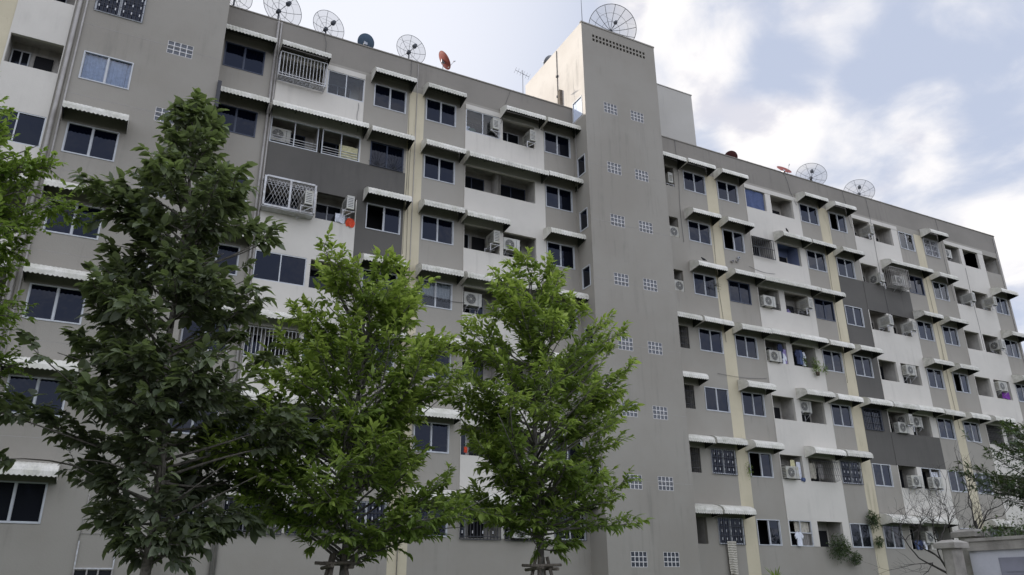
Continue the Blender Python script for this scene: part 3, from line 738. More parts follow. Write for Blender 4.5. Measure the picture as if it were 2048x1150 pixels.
# with face 'l' the unit's local x runs towards the street (-Y)
ACL = [
 (3.66, .55, S(1, .30), 'f', 'white louvred air conditioner at the left end of the railed balcony above the dark panel', False),
 (5.30, -.02, S(2, .12), 'b', 'white air conditioner behind the crisscross security cage of the fourth floor down', True),
 (6.92, .25, S(2, .42), 'b', 'white air conditioner high on the pier above the red and white washing', True),
 (13.2, .50, S(0, .32), 'l', 'white air conditioner behind the framed glass opening on the top floor', True),
 (15.02, .42, S(0, .18), 'b', 'white air conditioner under the top floor awning left of the tall tower', True),
 (13.2, .42, S(2, .36), 'b', 'white air conditioner under the short awning above the third tree top', True),
 (13.58, .35, S(2, .36), 'f', 'narrow looking air conditioner beside the pier in the unshaded opening left of the tall tower', True),
 (11.80, .35, S(3, .38), 'f', 'white slatted air conditioner left of the third tree top, four floors down', True),
 (13.75, -.02, S(6, .02), 'f', 'dark grilled air conditioner behind window bars just left of the third tree trunk', False),
 (22.98, .7, S(0, .15), 'l', 'small air conditioner in the narrow top niche right of the tall tower', True),
 (22.52, .3, S(1, .02), 'f', 'pale air conditioner low in the second niche down, right of the tall tower', False),
 (22.55, .3, S(2, .0), 'f', 'pale air conditioner low in the third niche down behind bars', False),
 (27.90, .02, S(2, .02), 'f', 'white air conditioner with round fan showing at the left of the long balcony with washing', False),
 (31.10, .32, S(2, .30), 'b', 'white air conditioner hung at the right end of the long balcony with washing', True),
 (27.90, .12, S(3, .0), 'f', 'white air conditioner standing left of the hanging shirts', False),
 (29.70, .35, S(4, .52), 'f', 'small air conditioner tucked under the awning of the bare white balcony below the shirts', True),
 (27.90, .05, S(5, .02), 'f', 'greyish air conditioner with round fan left of the cream towel on the second lowest floor', False),
 (37.20, .42, S(0, .22), 'b', 'white air conditioner in the top balcony of the middle stack right of the tower', True),
 (37.22, .38, S(1, .05), 'l', 'white air conditioner beside the pier above the wide dark panel', True),
 (38.2, -.10, S(1, .10), 'f', 'white air conditioner inside the projecting cage under the long awning', True),
 (37.15, .30, S(2, .28), 'b', 'left one of two air conditioners side by side below the wide dark panel', True),
 (39.05, .30, S(2, .22), 'b', 'right one of two air conditioners side by side below the wide dark panel', True),
 (37.72, -.02, S(3, .42), 'f', 'white air conditioner with a clear round fan, high beside the pier of an open balcony', True),
 (37.20, .32, S(4, .42), 'l', 'upper one of two stacked air conditioners above the lower dark panel', True),
 (36.35, .10, S(4, .0), 'f', 'lower one of two stacked air conditioners above the lower dark panel', False),
 (37.85, .32, S(4, .48), 'f', 'narrow air conditioner right of the pier above the lower dark panel', True),
 (36.30, -.12, S(5, .05), 'f', 'left one of two air conditioners sitting proud on the ledge above the bare tree', True),
 (37.85, -.15, S(5, .05), 'f', 'right one of two air conditioners sitting proud on the ledge above the bare tree', True),
 (36.85, .10, S(6, .30), 'f', 'air conditioner behind the bare branches on the lowest floor', True),
 (44.10, .45, S(0, .38), 'f', 'air conditioner in the left opening of the top balcony at the far right end', True),
 (45.35, .40, S(1, .22), 'b', 'air conditioner in the left opening of the second balcony at the far right end', True),
 (47.10, .20, S(1, .18), 'b', 'large air conditioner in the right opening of the second balcony at the far right end', True),
 (47.12, .35, S(2, .28), 'l', 'air conditioner in the right opening of the third balcony at the far right end', True),
 (45.82, .02, S(3, .42), 'f', 'slatted air conditioner above the purple cloth at the far right end', True),
 (46.0, .05, S(4, .30), 'f', 'slatted air conditioner above the right hand leafy tree', True),
]
for a in ACL: ac(*a)

# ---- satellite dishes and aerials
AX = Vector((.49, .20, .85)).normalized()
def frame_of(ax):
    u = ax.cross(Vector((0, 0, 1))).normalized(); v = ax.cross(u); return u, v
def mesh_dish(name, loc, r, label, ax=AX, pole=1.0, nr=12):
    t = empty(name, loc, label, 'satellite dish', 'wire mesh satellite dishes on the roof')
    c = Vector((0, 0, pole)); u, v = frame_of(ax); dep = .19*r*2*.8
    def P(a, rr): return c + (u*math.cos(a)+v*math.sin(a))*rr*r + ax*(dep*rr*rr)
    mb = MB()
    for i in range(nr): mb.tube([P(2*math.pi*i/nr, q/5) for q in range(6)], .011*max(r, .8), 'dish_wire', 5)
    for rr, th in ((1.0, .013), (.70, .006), (.38, .006)):
        mb.tube([P(2*math.pi*i/36, rr) for i in range(37)], th*max(r, .8), 'dish_wire', 5)
    mb.build('ribs', t)
    mb = MB()
    for i in range(36):
        a0, a1 = 2*math.pi*i/36, 2*math.pi*(i+1)/36
        for q in range(5): mb.face([P(a0, q/5+.001), P(a0, (q+1)/5), P(a1, (q+1)/5), P(a1, q/5+.001)], 'dish_mesh', True)
    mb.build('mesh_panel', t)
    mb = MB(); f = c+ax*r*.82
    mb.tube([c-ax*.02, f], .012, 'dish_wire', 5); mb.tube([f-ax*.10, f-ax*.03, f+ax*.15], [.06, .11, .08], 'dish_wire', 10)
    for i in range(3): mb.tube([P(2*math.pi*i/3+.3, .95), f], .004, 'dish_wire', 4)
    mb.build('feed_horn', t)
    mb = MB(); mb.tube([(0, 0, 0), (0, 0, pole-.1)], .035, 'dish_wire', 8); mb.tube([c-ax*.16, c+ax*.02], [.06, .10], 'dish_wire', 10)
    mb.tube([(0, 0, pole-.14), c-ax*.14], .04, 'dish_wire', 6)
    for i in range(3):
        a = 2*math.pi*i/3; mb.tube([(0, 0, pole*.5), (.35*math.cos(a), .35*math.sin(a), 0)], .014, 'dish_wire', 5)
    mb.build('mount', t); return t
def solid_dish(loc, r, label, face_m, back_m, ax, pole=.5):
    t = empty('small_satellite_dish', loc, label, 'satellite dish', 'small solid satellite dishes on the roof')
    ax = Vector(ax).normalized(); c = Vector((0, 0, pole)); u, v = frame_of(ax); n = 30
    def P(a, rr, o=0): return c+(u*math.cos(a)+v*math.sin(a)*1.08)*rr*r+ax*(.22*r*rr*rr+o)
    mb = MB()
    for i in range(n):
        a0, a1 = 2*math.pi*i/n, 2*math.pi*(i+1)/n
        for q in range(4):
            mb.face([P(a0, q/4+.001, .008), P(a1, q/4+.001, .008), P(a1, (q+1)/4, .008), P(a0, (q+1)/4, .008)], face_m, True)
            mb.face([P(a0, q/4+.001), P(a0, (q+1)/4), P(a1, (q+1)/4), P(a1, q/4+.001)], back_m, True)
    mb.tube([P(2*math.pi*i/n, 1.0, .004) for i in range(n+1)], .010, face_m, 5)
    mb.build('reflector', t)
    mb = MB(); low = c+v*r*1.0 if v.z < 0 else c-v*r*1.0
    f = c+ax*r*1.15+(low-c)*.55
    mb.tube([low, f], .012, 'steel', 5); mb.tube([f-ax*.05, f+ax*.05], [.03, .035], 'cloth_white', 8)
    mb.build('feed_arm', t)
    mb = MB(); mb.tube([(0, 0, 0), (0, 0, pole)], .02, 'steel', 6); mb.tube([(0, 0, pole), c-ax*.01], .03, 'steel', 6)
    mb.box(-.08, .08, -.05, .05, pole-.1, pole+.06, 'steel'); mb.build('mount', t); return t
RZ = 22.3
def rooftop(px, py, Y):   # world point seen at a photograph pixel, on the roof plane y = Y
    d = pdir(px, py); t = (Y-CAMP.y)/d.y; p = CAMP+d*t; return p
DISH = [((470, -8), 1.0, 30, 'wire mesh dish at the left end of the roof, mostly cut off by the picture'),
        ((558, 22), 1.0, 40, 'largest wire mesh dish on the left roof, above the barred window'),
        ((652, 58), 1.0, 33, 'wire mesh dish on the roof between the largest dish and the small blue one'),
        ((818, 104), 1.0, 31, 'wire mesh dish on the roof beside the small red dish'),
        ((1622, 356), 1.0, 28, 'wire mesh dish on the right roof next to the bright red dish'),
        ((1718, 388), 1.0, 27, 'rightmost wire mesh dish on the roof')]
for (p, Y, rp, lab) in DISH:
    c = rooftop(*p, Y); dist = (c-CAMP).length; r = rp/1562.7*dist*.93
    mesh_dish('satellite_dish', (c.x, c.y, RZ), r*1.04, lab, pole=c.z-RZ, nr=8)
c = rooftop(1221, 62, 0.6); mesh_dish('satellite_dish', (c.x, c.y, 27.5), 1.30, 'large twelve ribbed wire mesh dish standing on top of the tall tower', pole=c.z-27.5, nr=14)
for (p, r, fm, bm, ax, lab) in [((731, 86), .36, 'dish_blue', 'dish_blue', (.3, .5, .8), 'small round blue dish peeking over the left roof edge'),
        ((886, 122), .42, 'dish_red', 'dish_red', (.75, -.15, .55), 'small red dish with feed arm on the left roof'),
        ((1462, 316), .36, 'dish_darkred', 'dish_darkred', (.4, .5, .8), 'dull dark red dish half hidden by the right roof edge'),
        ((1567, 342), .42, 'dish_red', 'dish_red', (-.1, -.75, .62), 'bright red dish half hidden by the right roof edge')]:
    c = rooftop(*p, .8); solid_dish((c.x, c.y, RZ), r, lab, fm, bm, ax, c.z-RZ)
c = rooftop(1108, 112, 3.6)
t = solid_dish((17.50, 2.4, 27.5), .30, 'small grey dish peeping over the sunlit side of the tall tower', 'steel', 'steel', (-.3, .6, .7), .17)
def aerial():
    c = rooftop(1046, 190, 1.2); t = empty('television_aerial', (c.x, c.y, RZ), 'thin television aerial on the left roof near the sunlit tower side', 'aerial')
    top = rooftop(1042, 140, 1.2).z-RZ
    mb = MB(); mb.tube([(0, 0, 0), (0, 0, top)], .014, 'dish_wire', 5); mb.build('mast', t)
    mb = MB(); mb.tube([(-.35, .1, top-.02), (.3, -.1, top-.35)], .010, 'dish_wire', 4)
    for i in range(6):
        s_ = i/5; p = Vector((-.35+.65*s_, .1-.2*s_, top-.02-.33*s_)); mb.tube([p+Vector((.05, .22, 0)), p-Vector((.05, .22, 0))], .006, 'dish_wire', 4)
    mb.build('elements', t)
aerial()
t = empty('whip_aerial', (17.75, -.5, 27.5), 'tall thin whip aerial on the corner of the tall tower', 'aerial')
mb = MB(); mb.tube([(0, 0, 0), (0, 0, 3.2)], [.02, .008], 'dish_wire', 5); mb.build('mast', t); mb = MB(); mb.box(-.06, .06, -.06, .06, 0, .06, 'dish_wire'); mb.build('base', t)
p = rooftop(1120, 205, 1.0)
mb = MB(); hp = rooftop(1120, 183, .9).z-RZ; mb.box(-.12, .12, -.09, .09, 0, hp, 'stake_wood'); mb.box(-.13, .13, -.10, .10, hp, hp+.04, 'stake_wood')  # brown puts the post's own shade into its colour
tag(mb.build('roof_post', None, (p.x, .9, RZ)), 'stubby concrete post on the roof in front of the sunlit tower side', 'post')

# ---- washing, curtains and cloths
def cloth(name, x0, x1, z0, z1, y, m, label, cat='laundry', wav=.03, fr=9, shape=None, group='washing on the balconies'):
    mb = MB(); nx, nz = 18, 14; G = []
    for j in range(nz+1):
        row = []
        for i in range(nx+1):
            s_, t_ = i/nx, j/nz
            hw = shape(t_) if shape else 1.0
            x = (x0+x1)/2+(s_-.5)*(x1-x0)*hw
            row.append((x, y+wav*math.sin(s_*fr+1.3*math.sin(t_*3))*(1-.5*t_), z0+(z1-z0)*t_+.02*math.sin(s_*7)*(1-t_)))
        G.append(row)
    for j in range(nz):
        for i in range(nx): mb.face([G[j][i], G[j][i+1], G[j+1][i+1], G[j+1][i]], m, True)
    o = mb.build(name, None); md = o.modifiers.new('thick', 'SOLIDIFY'); md.thickness = .012
    tag(o, label, cat, group); return o
def shirt(x, z, y, w_, m, label, h=.55):
    mb = MB(); o = [(-.28, 0), (-.28, .62), (-.5, .48), (-.62, .70), (-.30, .95), (-.12, 1), (-.06, .93), (.06, .93), (.12, 1), (.30, .95), (.62, .70), (.5, .48), (.28, .62), (.28, 0)]
    pts = [(x+a*w_, z+b_*h) for a, b_ in o]
    for yy, rev in ((y-.03, False), (y+.03, True)):
        P = [(a, yy+.015*math.sin(a*23), b_) for a, b_ in pts]; P = P[::-1] if rev else P
        mb.face(P, m)
    n = len(pts)
    for i in range(n):
        a, b2 = pts[i], pts[(i+1) % n]
        mb.face([(a[0], y-.03+.015*math.sin(a[0]*23), a[1]), (b2[0], y-.03+.015*math.sin(b2[0]*23), b2[1]), (b2[0], y+.03+.015*math.sin(b2[0]*23), b2[1]), (a[0], y+.03+.015*math.sin(a[0]*23), a[1])], m)
    tag(mb.build('shirt', None), label, 'laundry', 'washing on the balconies')
cloth('white_towel', 6.35, 6.72, S(2, .0), S(2, .36), -.06, 'cloth_white', 'white towel over the balcony wall beside the red cloth')
mb = MB()
for i in range(20):
    pass
cloth('red_cloth', 6.76, 7.12, S(2, -.10), S(2, .26), -.05, 'cloth_red', 'bright orange red cloth hanging at the right end of the third balcony', shape=lambda t_: .55+.45*math.sin(math.pi*min(1, max(0, t_*.9+.1))))
cloth('yellow_blind', 6.30, 7.05, S(1, .05), S(1, .62), .03, 'cloth_yellow', 'pale yellow blind behind the rails above the dark panel', 'blind', .01)
cloth('blue_tarpaulin', 27.86, 29.2, S(0, .02), S(0, 1.1), .06, 'cloth_blue', 'dark blue sheet closing the top balcony opening right of the tall tower', 'sheet', .03, 14)
cloth('green_shade', 5.65, 7.05, S(4, .0), S(4, 1.05), .25, 'cloth_green', 'dark green screen in the balcony behind the second tree top', 'screen', .02, 16)
for i, (x_, m_) in enumerate([(28.35, 'cloth_white'), (28.62, 'cloth_grey'), (28.88, 'cloth_white'), (29.9, 'cloth_blue'), (30.15, 'cloth_lilac')]):
    shirt(x_, S(2, -.05), .28+.03*i, .3, m_, ['white shirt behind the rail of the long balcony, nearest its round fan', 'grey shirt behind the rail of the long balcony', 'pale shirt beside the pier of the long balcony', 'blue shirt on the rail right of the pier of the long balcony', 'lilac shirt on the rail under the right hand air conditioner'][i], .42)
for i, (x_, m_, z_) in enumerate([(28.8, 'cloth_navy', .25), (29.0, 'cloth_white', -.2), (29.18, 'cloth_lilac', .05), (29.95, 'cloth_navy', .1), (30.2, 'cloth_blue', .12), (30.42, 'cloth_white', .08)]):
    shirt(x_, S(3, z_), -.02+.05*(i % 3), .30, m_, ['navy shirt hanging left of the white one on the shirt balcony', 'long white shirt hanging over the wall beside the pier', 'lilac shirt next to the pier on the shirt balcony', 'navy shirt right of the pier on the shirt balcony', 'blue shirt second right of the pier on the shirt balcony', 'white shirt near the balcony plants'][i], .75)
cloth('cream_towel', 28.48, 28.85, S(5, .02), S(5, .92), .05, 'cloth_yellow', 'cream towel hanging beside the air conditioner on the second lowest floor', shape=lambda t_: 1-.35*t_)
cloth('white_towel', 28.92, 29.14, S(5, .05), S(5, .85), .06, 'cloth_white', 'white towel right of the cream towel')
cloth('blue_cloth', 29.0, 29.24, S(5, -.06), S(5, .12), -.05, 'cloth_blue', 'small blue cloth on the ledge below the white towel')
cloth('cloth_in_cage', 29.75, 30.1, S(5, .12), S(5, .85), .05, 'cloth_beige', 'beige cloth inside the dark curved cage')
cloth('cloth_in_cage', 30.3, 30.6, S(5, .12), S(5, .85), .05, 'cloth_grey', 'grey cloth inside the dark curved cage')
shirt(28.30, S(6, .0), -.08, .42, 'cloth_white', 'white t-shirt hanging in the lowest balcony right of the tower', .62)
cloth('lace_curtain', 28.30, 29.15, S(6, .62), S(6, 1.08), .10, 'cloth_beige', 'pale net curtain above the white t-shirt', 'curtain', .02, 22)
cloth('lace_curtain', 28.72, 29.12, S(6, .05), S(6, .55), .12, 'cloth_grey', 'greyish net curtain right of the white t-shirt', 'curtain', .02, 22)
cloth('hanging_mat', 24.02, 24.52, S(6, -1.22), S(6, .12), -.16, 'cloth_beige', 'long beige mat hanging out of the lowest barred window right of the tall tower', 'mat', .05, 7, shape=lambda t_: .86+.14*t_, group=None)
cloth('purple_cloth', 46.3, 47.0, S(3, .02), S(3, .62), -.04, 'cloth_purple', 'bright purple cloth hanging in the far right balcony', shape=lambda t_: 1-.4*t_**2)
cloth('sheer_sheet', 38.6, 39.12, S(5, .1), S(5, .95), .1, 'cloth_white', 'pale sheet beside the air conditioners above the bare tree', 'sheet')
for i, (x_, m_) in enumerate([(36.3, 'cloth_blue'), (36.55, 'cloth_navy'), (36.9, 'cloth_white')]):
    shirt(x_, S(6, -.02), -.03, .3, m_, ['blue washing behind the bare branches on the lowest floor', 'navy washing behind the bare branches on the lowest floor', 'white washing behind the bare branches on the lowest floor'][i], .45)
cloth('red_bag', 11.86, 11.96, S(5, .08), S(5, .30), -.04, 'cloth_red', 'small red cloth on the balcony edge left of the third tree')
shirt(12.1, S(0, .0), .2, .3, 'cloth_green', 'green washing behind the framed top floor opening', .35)
shirt(11.9, S(0, .0), .22, .28, 'cloth_white', 'white washing behind the framed top floor opening', .4)

# ---- birds
def bird(x, y, z, label, rz):
    t = empty('bird', (x, y, z), label, 'bird', 'birds on the awnings', rz)
    mb = MB()
    mb.tube([(-.17, 0, .03), (-.10, 0, .055), (-.03, 0, .075), (.04, 0, .10), (.08, 0, .135), (.105, 0, .165), (.13, 0, .165), (.155, 0, .158)], [.008, .022, .045, .05, .034, .028, .02, .004], 'bird_black', 9)
    for s_ in (-.015, .015): mb.tube([(0, s_, .05), (.01, s_, 0)], .004, 'bird_black', 4)
    mb.build('body', t)
bird(30.05, -.45, S(1, WH)+.50, 'small black bird on the awning above the blue walled opening', R(200))
bird(24.1, -.45, S(2, WH)+.50, 'small black bird on the awning by the narrow niches', R(170))

# ================================================================== foliage
def leaf_mesh(name, P, D, N, Ln, Wd, tint, m, parent=None, loc=None):
    """P base points, D direction, N normal (all Nx3 arrays): folded pointed leaves"""
    n = len(P)
    D = D/np.linalg.norm(D, axis=1, keepdims=True)
    Sd = np.cross(D, N); Sd /= (np.linalg.norm(Sd, axis=1, keepdims=True)+1e-9); N = np.cross(Sd, D)
    L = Ln[:, None]; W = Wd[:, None]
    fold = .30
    def pt(t, s_, dn): return P+D*L*t+Sd*W*s_+N*(W*abs(s_)*fold-L*dn)
    V = np.stack([pt(0, 0, 0), pt(.33, .46, .03), pt(.68, .36, .10), pt(1, 0, .22), pt(.68, -.36, .10), pt(.33, -.46, .03), pt(.5, 0, .05)], 1).reshape(-1, 3)
    base = np.arange(n)*7
    quads = np.array([[0, 1, 2, 6], [6, 2, 3, 3], [0, 6, 4, 5], [6, 3, 4, 4]])
    tris = np.array([[0, 1, 6], [1, 2, 6], [2, 3, 6], [3, 4, 6], [4, 5, 6], [5, 0, 6]])
    F = (base[:, None, None]+tris[None]).reshape(-1, 3)
    me = bpy.data.meshes.new(name); me.vertices.add(len(V)); me.vertices.foreach_set('co', V.astype('f').ravel())
    me.loops.add(F.size); me.loops.foreach_set('vertex_index', F.astype('i').ravel())
    me.polygons.add(len(F)); me.polygons.foreach_set('loop_start', (np.arange(len(F))*3).astype('i')); me.polygons.foreach_set('loop_total', np.full(len(F), 3, 'i'))
    me.polygons.foreach_set('use_smooth', np.ones(len(F), bool))
    me.update(calc_edges=True)
    ca = me.color_attributes.new('tint', 'FLOAT_COLOR', 'POINT')
    col = np.ones((n, 7, 4), 'f'); col[:, :, :3] = tint[:, None, :]; ca.data.foreach_set('color', col.ravel())
    me.materials.append(MT[m]); return link(name, me, parent, loc)
def env(table, z):
    """interpolate left and right reach at height z"""
    zs = [r[0] for r in table][::-1]; return np.interp(z, zs, [r[1] for r in table][::-1]), np.interp(z, zs, [r[2] for r in table][::-1])
def tree(name, loc, table, label, lm, bark, lean, nbr, leafL, leafW, seed, rise=.35, dens=1.75, trunk_r=.06, droop=.5, depth=.85, zb=2.0, cat='tree', group='young trees in front of the building', young=.25):
    rg = np.random.default_rng(seed)
    root = empty(name, loc, label, cat, group)
    ztop = table[0][0]; z_low = table[-1][0]
    def axis(z): 
        s_ = z/ztop; return np.array([lean[0]*s_+.05*math.sin(z*1.7+seed), lean[1]*s_+.05*math.cos(z*1.3+seed), z])
    mb = MB(); zs = np.linspace(0, ztop-.25, 22)
    mb.tube([axis(z) for z in zs], [trunk_r*(1-.88*(z/ztop)**1.1)+.004 for z in zs], bark, 9); mb.build('trunk', root)
    mb = MB(); P = []; D = []; Nn = []; Ls = []; T = []
    def leaf(p, d, k=1.0, yg=0.0):
        d = np.array(d)+rg.normal(0, .20, 3); d[2] -= droop*rg.random(); n_ = np.array([0, 0, 1.0])+rg.normal(0, .34, 3)
        P.append(p); D.append(d); Nn.append(n_); Ls.append(k*rg.uniform(.55, 1.2)); T.append((rg.random(), min(1, max(0, yg*rg.random())), 0))
    ga = 2.399963
    for i in range(nbr):
        f = (i+.5)/nbr
        zt = z_low+(ztop-z_low)*(f**.88)+rg.normal(0, .12)
        zt = min(max(zt, z_low), ztop-.05)
        az_ = i*ga+rg.normal(0, .3)
        l, r = env(table, zt); cenx = axis(zt)
        ll, rr = -l+lean[0]*zt/ztop, r-lean[0]*zt/ztop
        ll = max(.12, ll-.16); rr = max(.12, rr-.16); rx = rr if math.cos(az_) > 0 else ll; ry = max(.15, (ll+rr)/2*depth)
        Rr = 1/math.sqrt((math.cos(az_)/rx)**2+(math.sin(az_)/ry)**2)*(.90+.20*math.sin(zt*2.3+seed)*math.cos(2*az_+seed)+.12*math.sin(zt*5.1+az_*3)+rg.uniform(-.22, .20))
        z0 = max(zb*.85+rg.uniform(0, .7), zt-Rr*(rise*(.5+.9*f))-rg.uniform(0, .35)); z0 = min(z0, zt+.35); b0 = axis(z0)
        tip = np.array([cenx[0]+math.cos(az_)*Rr, cenx[1]+math.sin(az_)*Rr, zt])
        pts = []; nseg = 7; kink = rg.random(); side = np.array([-math.sin(az_), math.cos(az_), 0])*rg.normal(0, .10)*Rr
        for s_ in np.linspace(0, 1, nseg+1):
            p = b0+(tip-b0)*s_; p = p+side*math.sin(s_*math.pi)+np.array([0, 0, (.10-.22*kink)*Rr*math.sin(s_*math.pi)-.08*Rr*s_**3*(1-kink)]); pts.append(p)
        mb.tube(pts, [.005+.014*(1-s_)*min(1.3, Rr) for s_ in np.linspace(0, 1, nseg+1)], bark, 5)
        # twigs
        ntw = max(4, int(Rr/.105*dens))
        top_frac = (zt-z_low)/(ztop-z_low)
        for j in range(ntw):
            s_ = .30+.70*(j+rg.random())/ntw; k = min(nseg-1, int(s_*nseg)); fr = s_*nseg-k
            p = pts[k]*(1-fr)+pts[min(k+1, nseg)]*fr
            if math.sin(3.3*p[0]+seed)+math.sin(2.9*p[1]+2*seed)+math.sin(4.1*p[2]+1.7*seed) < (-1.05 if leafL > .1 else -1.6): continue
            dirb = (pts[min(k+1, nseg)]-pts[k]); dirb = dirb/(np.linalg.norm(dirb)+1e-6)
            sg = 1 if j % 2 else -1
            sd = np.array([-dirb[1], dirb[0], 0])*sg
            d = dirb*rg.uniform(.3, .9)+sd*rg.uniform(.3, 1)+np.array([0, 0, rg.uniform(-.35, 1.0)])
            d /= np.linalg.norm(d); tl = rg.uniform(.16, .46)*min(1, .5+Rr*.5)*(1.15-.45*s_)
            q = p+d*tl; mb.tube([p, (p+q)/2+np.array([0, 0, .01]), q], [.005, .004, .0025], bark, 4, False)
            yg = young*(1.6 if s_ > .72 else .35)*(.35+.9*top_frac)
            up_ = np.array([0, 0, 1.0]); side_ = np.cross(d, up_); side_ /= np.linalg.norm(side_)+1e-6; nrm_ = np.cross(side_, d)
            roll_ = rg.normal(0, .45); side_ = side_*math.cos(roll_)+nrm_*math.sin(roll_)
            nl = int(rg.integers(7, 12))
            for a in range(nl):
                t_ = .18+.82*(a+.5)/nl; sgn = 1 if a % 2 else -1
                dd = d*rg.uniform(.5, 1.0)+side_*sgn*rg.uniform(.5, 1.0)*(1.15-.5*t_)
                leaf(p+(q-p)*t_, dd, rg.uniform(.75, 1.15), yg)
            leaf(q, d, 1.1, yg*1.2); leaf(q, d+side_*.35, .8, yg*1.3)
    mb.build('branches', root)
    P = np.array(P); D = np.array(D); Nn = np.array(Nn); Ls = np.array(Ls)*leafL
    leaf_mesh('crown', P, D, Nn, Ls, Ls*leafW*rg.uniform(.8, 1.2, len(Ls)), np.array(T), lm, root)
    return root, len(P)
T1 = [(8.80, -.62, -.20), (8.45, -.85, .25), (8.05, -.72, .34), (7.73, -1.21, .80), (7.32, -1.6, 1.2), (6.99, -1.7, 1.35), (6.62, -1.45, 1.0), (6.19, -1.4, .8), (5.81, -1.45, .9), (5.44, -1.5, 1.2), (5.06, -1.65, 1.4), (4.69, -1.85, 1.65), (4.31, -2.1, 1.7), (3.96, -2.25, 1.7), (3.62, -2.3, 1.75), (3.29, -2.15, 1.7), (3.06, -1.1, 1.65), (2.79, -1.1, 1.6), (2.41, -.9, 1.3), (2.05, -.7, .8), (1.80, -.5, .5)]
T2 = [(6.80, -.9, 1.1), (6.64, -1.15, 1.4), (6.26, -.91, 1.17), (5.89, -.96, 1.0), (5.45, -1.46, 1.57), (5.04, -1.57, 2.05), (4.69, -1.6, 1.87), (4.22, -2.25, 1.2), (3.93, -2.2, 1.5), (3.54, -2.2, 1.5), (3.25, -2.0, 1.7), (2.96, -1.7, 2.1), (2.68, -1.25, 2.5), (2.38, -1.1, 1.7), (2.16, -.8, 1.0)]
T3 = [(7.50, -1.0, .85), (7.35, -1.15, 1.1), (7.14, -1.04, 1.33), (6.72, -1.14, 1.43), (6.32, -1.59, 2.08), (5.92, -1.68, 2.2), (5.52, -1.58, 2.01), (5.15, -1.76, 2.47), (4.66, -1.84, 2.37), (4.18, -2.1, 2.09), (3.74, -1.9, 1.99), (3.39, -1.9, 2.0), (3.04, -1.8, 1.49), (2.72, -1.15, 2.1), (2.47, -.6, 1.67), (2.18, .3, 1.2)]
T3 = [(z, a*.97, c*.86) for z, a, c in T3]
T2 = [(z, a*1.06, c*1.06) for z, a, c in T2]
NL = []
NL.append(tree('broadleaf_tree', (.80, -15.2, .12), T1, 'tall dark large leaved tree at the left, higher than the others', 'leaf_dark', 'bark', (-.38, 0), 146, .178, .56, 3, rise=.42, droop=.8, trunk_r=.075, zb=2.0, young=.30)[1])
NL.append(tree('leafy_tree', (3.35, -14.6, .12), T2, 'bright green tree in the middle of the row, beside the cream stripe', 'leaf_bright', 'bark_pale', (.25, 0), 146, .155, .42, 11, rise=.68, trunk_r=.062, zb=2.0, young=.7)[1])
NL.append(tree('leafy_tree', (6.97, -14.4, .12), T3, 'bright green tree in front of the tall tower with a straight pale trunk', 'leaf_bright', 'bark_pale', (-.10, 0), 148, .155, .40, 23, rise=.68, trunk_r=.068, zb=2.5, young=.7)[1])
TL = [(7.9, -1.0, .6), (7.5, -1.6, 1.15), (7.0, -1.9, 1.5), (6.5, -2.0, 1.95), (6.1, -2.0, 1.75), (5.6, -2.0, 1.75), (5.2, -2.0, 1.9), (4.9, -2.0, 2.05), (4.5, -1.9, 2.05), (4.1, -1.8, 2.0), (3.8, -1.5, 1.7), (3.5, -1.0, 1.1)]
NL.append(tree('fine_leaved_tree', (-2.95, -15.9, .12), TL, 'light green small leaved tree reaching in from the left edge of the picture', 'leaf_fine', 'bark', (0, 0), 230, .085, .55, 31, rise=.12, dens=3.2, droop=.3, zb=3.2, young=.7, group=None)[1])
TR = [(6.9, -1.0, 1.0), (6.6, -2.2, 2.2), (6.0, -2.9, 3.0), (5.5, -3.4, 3.4), (5.0, -3.4, 3.4), (4.6, -2.6, 3.0), (4.2, -1.6, 2.0)]
NL.append(tree('spreading_tree', (28.3, -11.5, .12), TR, 'dark feathery tree reaching in from the right edge of the picture', 'leaf_dusk', 'twig_dark', (0, 0), 70, .17, .30, 41, rise=.35, dens=.9, droop=.3, zb=3, young=.25, group=None)[1])
print('leaves', NL)

def bare_tree(loc, label, seed, h0, dirs, depth=6, l0=.75, r0=.035, leaves=0):
    rg = random.Random(seed); root = empty('bare_tree', loc, label, 'tree', 'leafless trees by the gate pillars'); tips = []
    mb = MB(); tr = MB()
    tr.tube([(0, 0, 0), (.02, 0, h0*.5), (0, 0, h0)], [r0*1.5, r0*1.25, r0], 'twig_dark', 7); tr.build('trunk', root)
    def grow(p, d, L, r, k):
        pts = [p]; q = Vector(p); dd = Vector(d)
        for i in range(4):
            dd = (dd+Vector((rg.gauss(0, .16), rg.gauss(0, .16), rg.gauss(.03, .10)))).normalized(); q = q+dd*L/4; pts.append(q.copy())
        mb.tube(pts, [r*(1-.11*i) for i in range(5)], 'twig_dark', 5 if k > 2 else 4, False)
        if k == 0: tips.append(q.copy()); return
        for i in range(rg.choice((2, 2, 3))):
            j = rg.choice((2, 3, 4)); nd = (dd+Vector((rg.gauss(0, .62), rg.gauss(0, .62), rg.gauss(.05, .42)))).normalized()
            grow(pts[j], nd, L*rg.uniform(.68, .92), r*.60, k-1)
    for d in dirs: grow(Vector((0, 0, h0*rg.uniform(.85, 1))), Vector(d).normalized(), l0, r0*.85, depth)
    mb.build('branches', root)
    if leaves:
        g_ = np.random.default_rng(seed); idx = g_.integers(0, len(tips), leaves); P = np.array([tips[i] for i in idx])+g_.normal(0, .05, (leaves, 3))
        D = g_.normal(0, 1, (leaves, 3)); N = g_.normal(0, .4, (leaves, 3))+[0, 0, 1]; Ls = g_.uniform(.05, .10, leaves)
        leaf_mesh('leaves', P, D, N, Ls, Ls*.5, np.stack([g_.random(leaves), g_.random(leaves)*.6, np.zeros(leaves)], 1), 'leaf_dry', root)
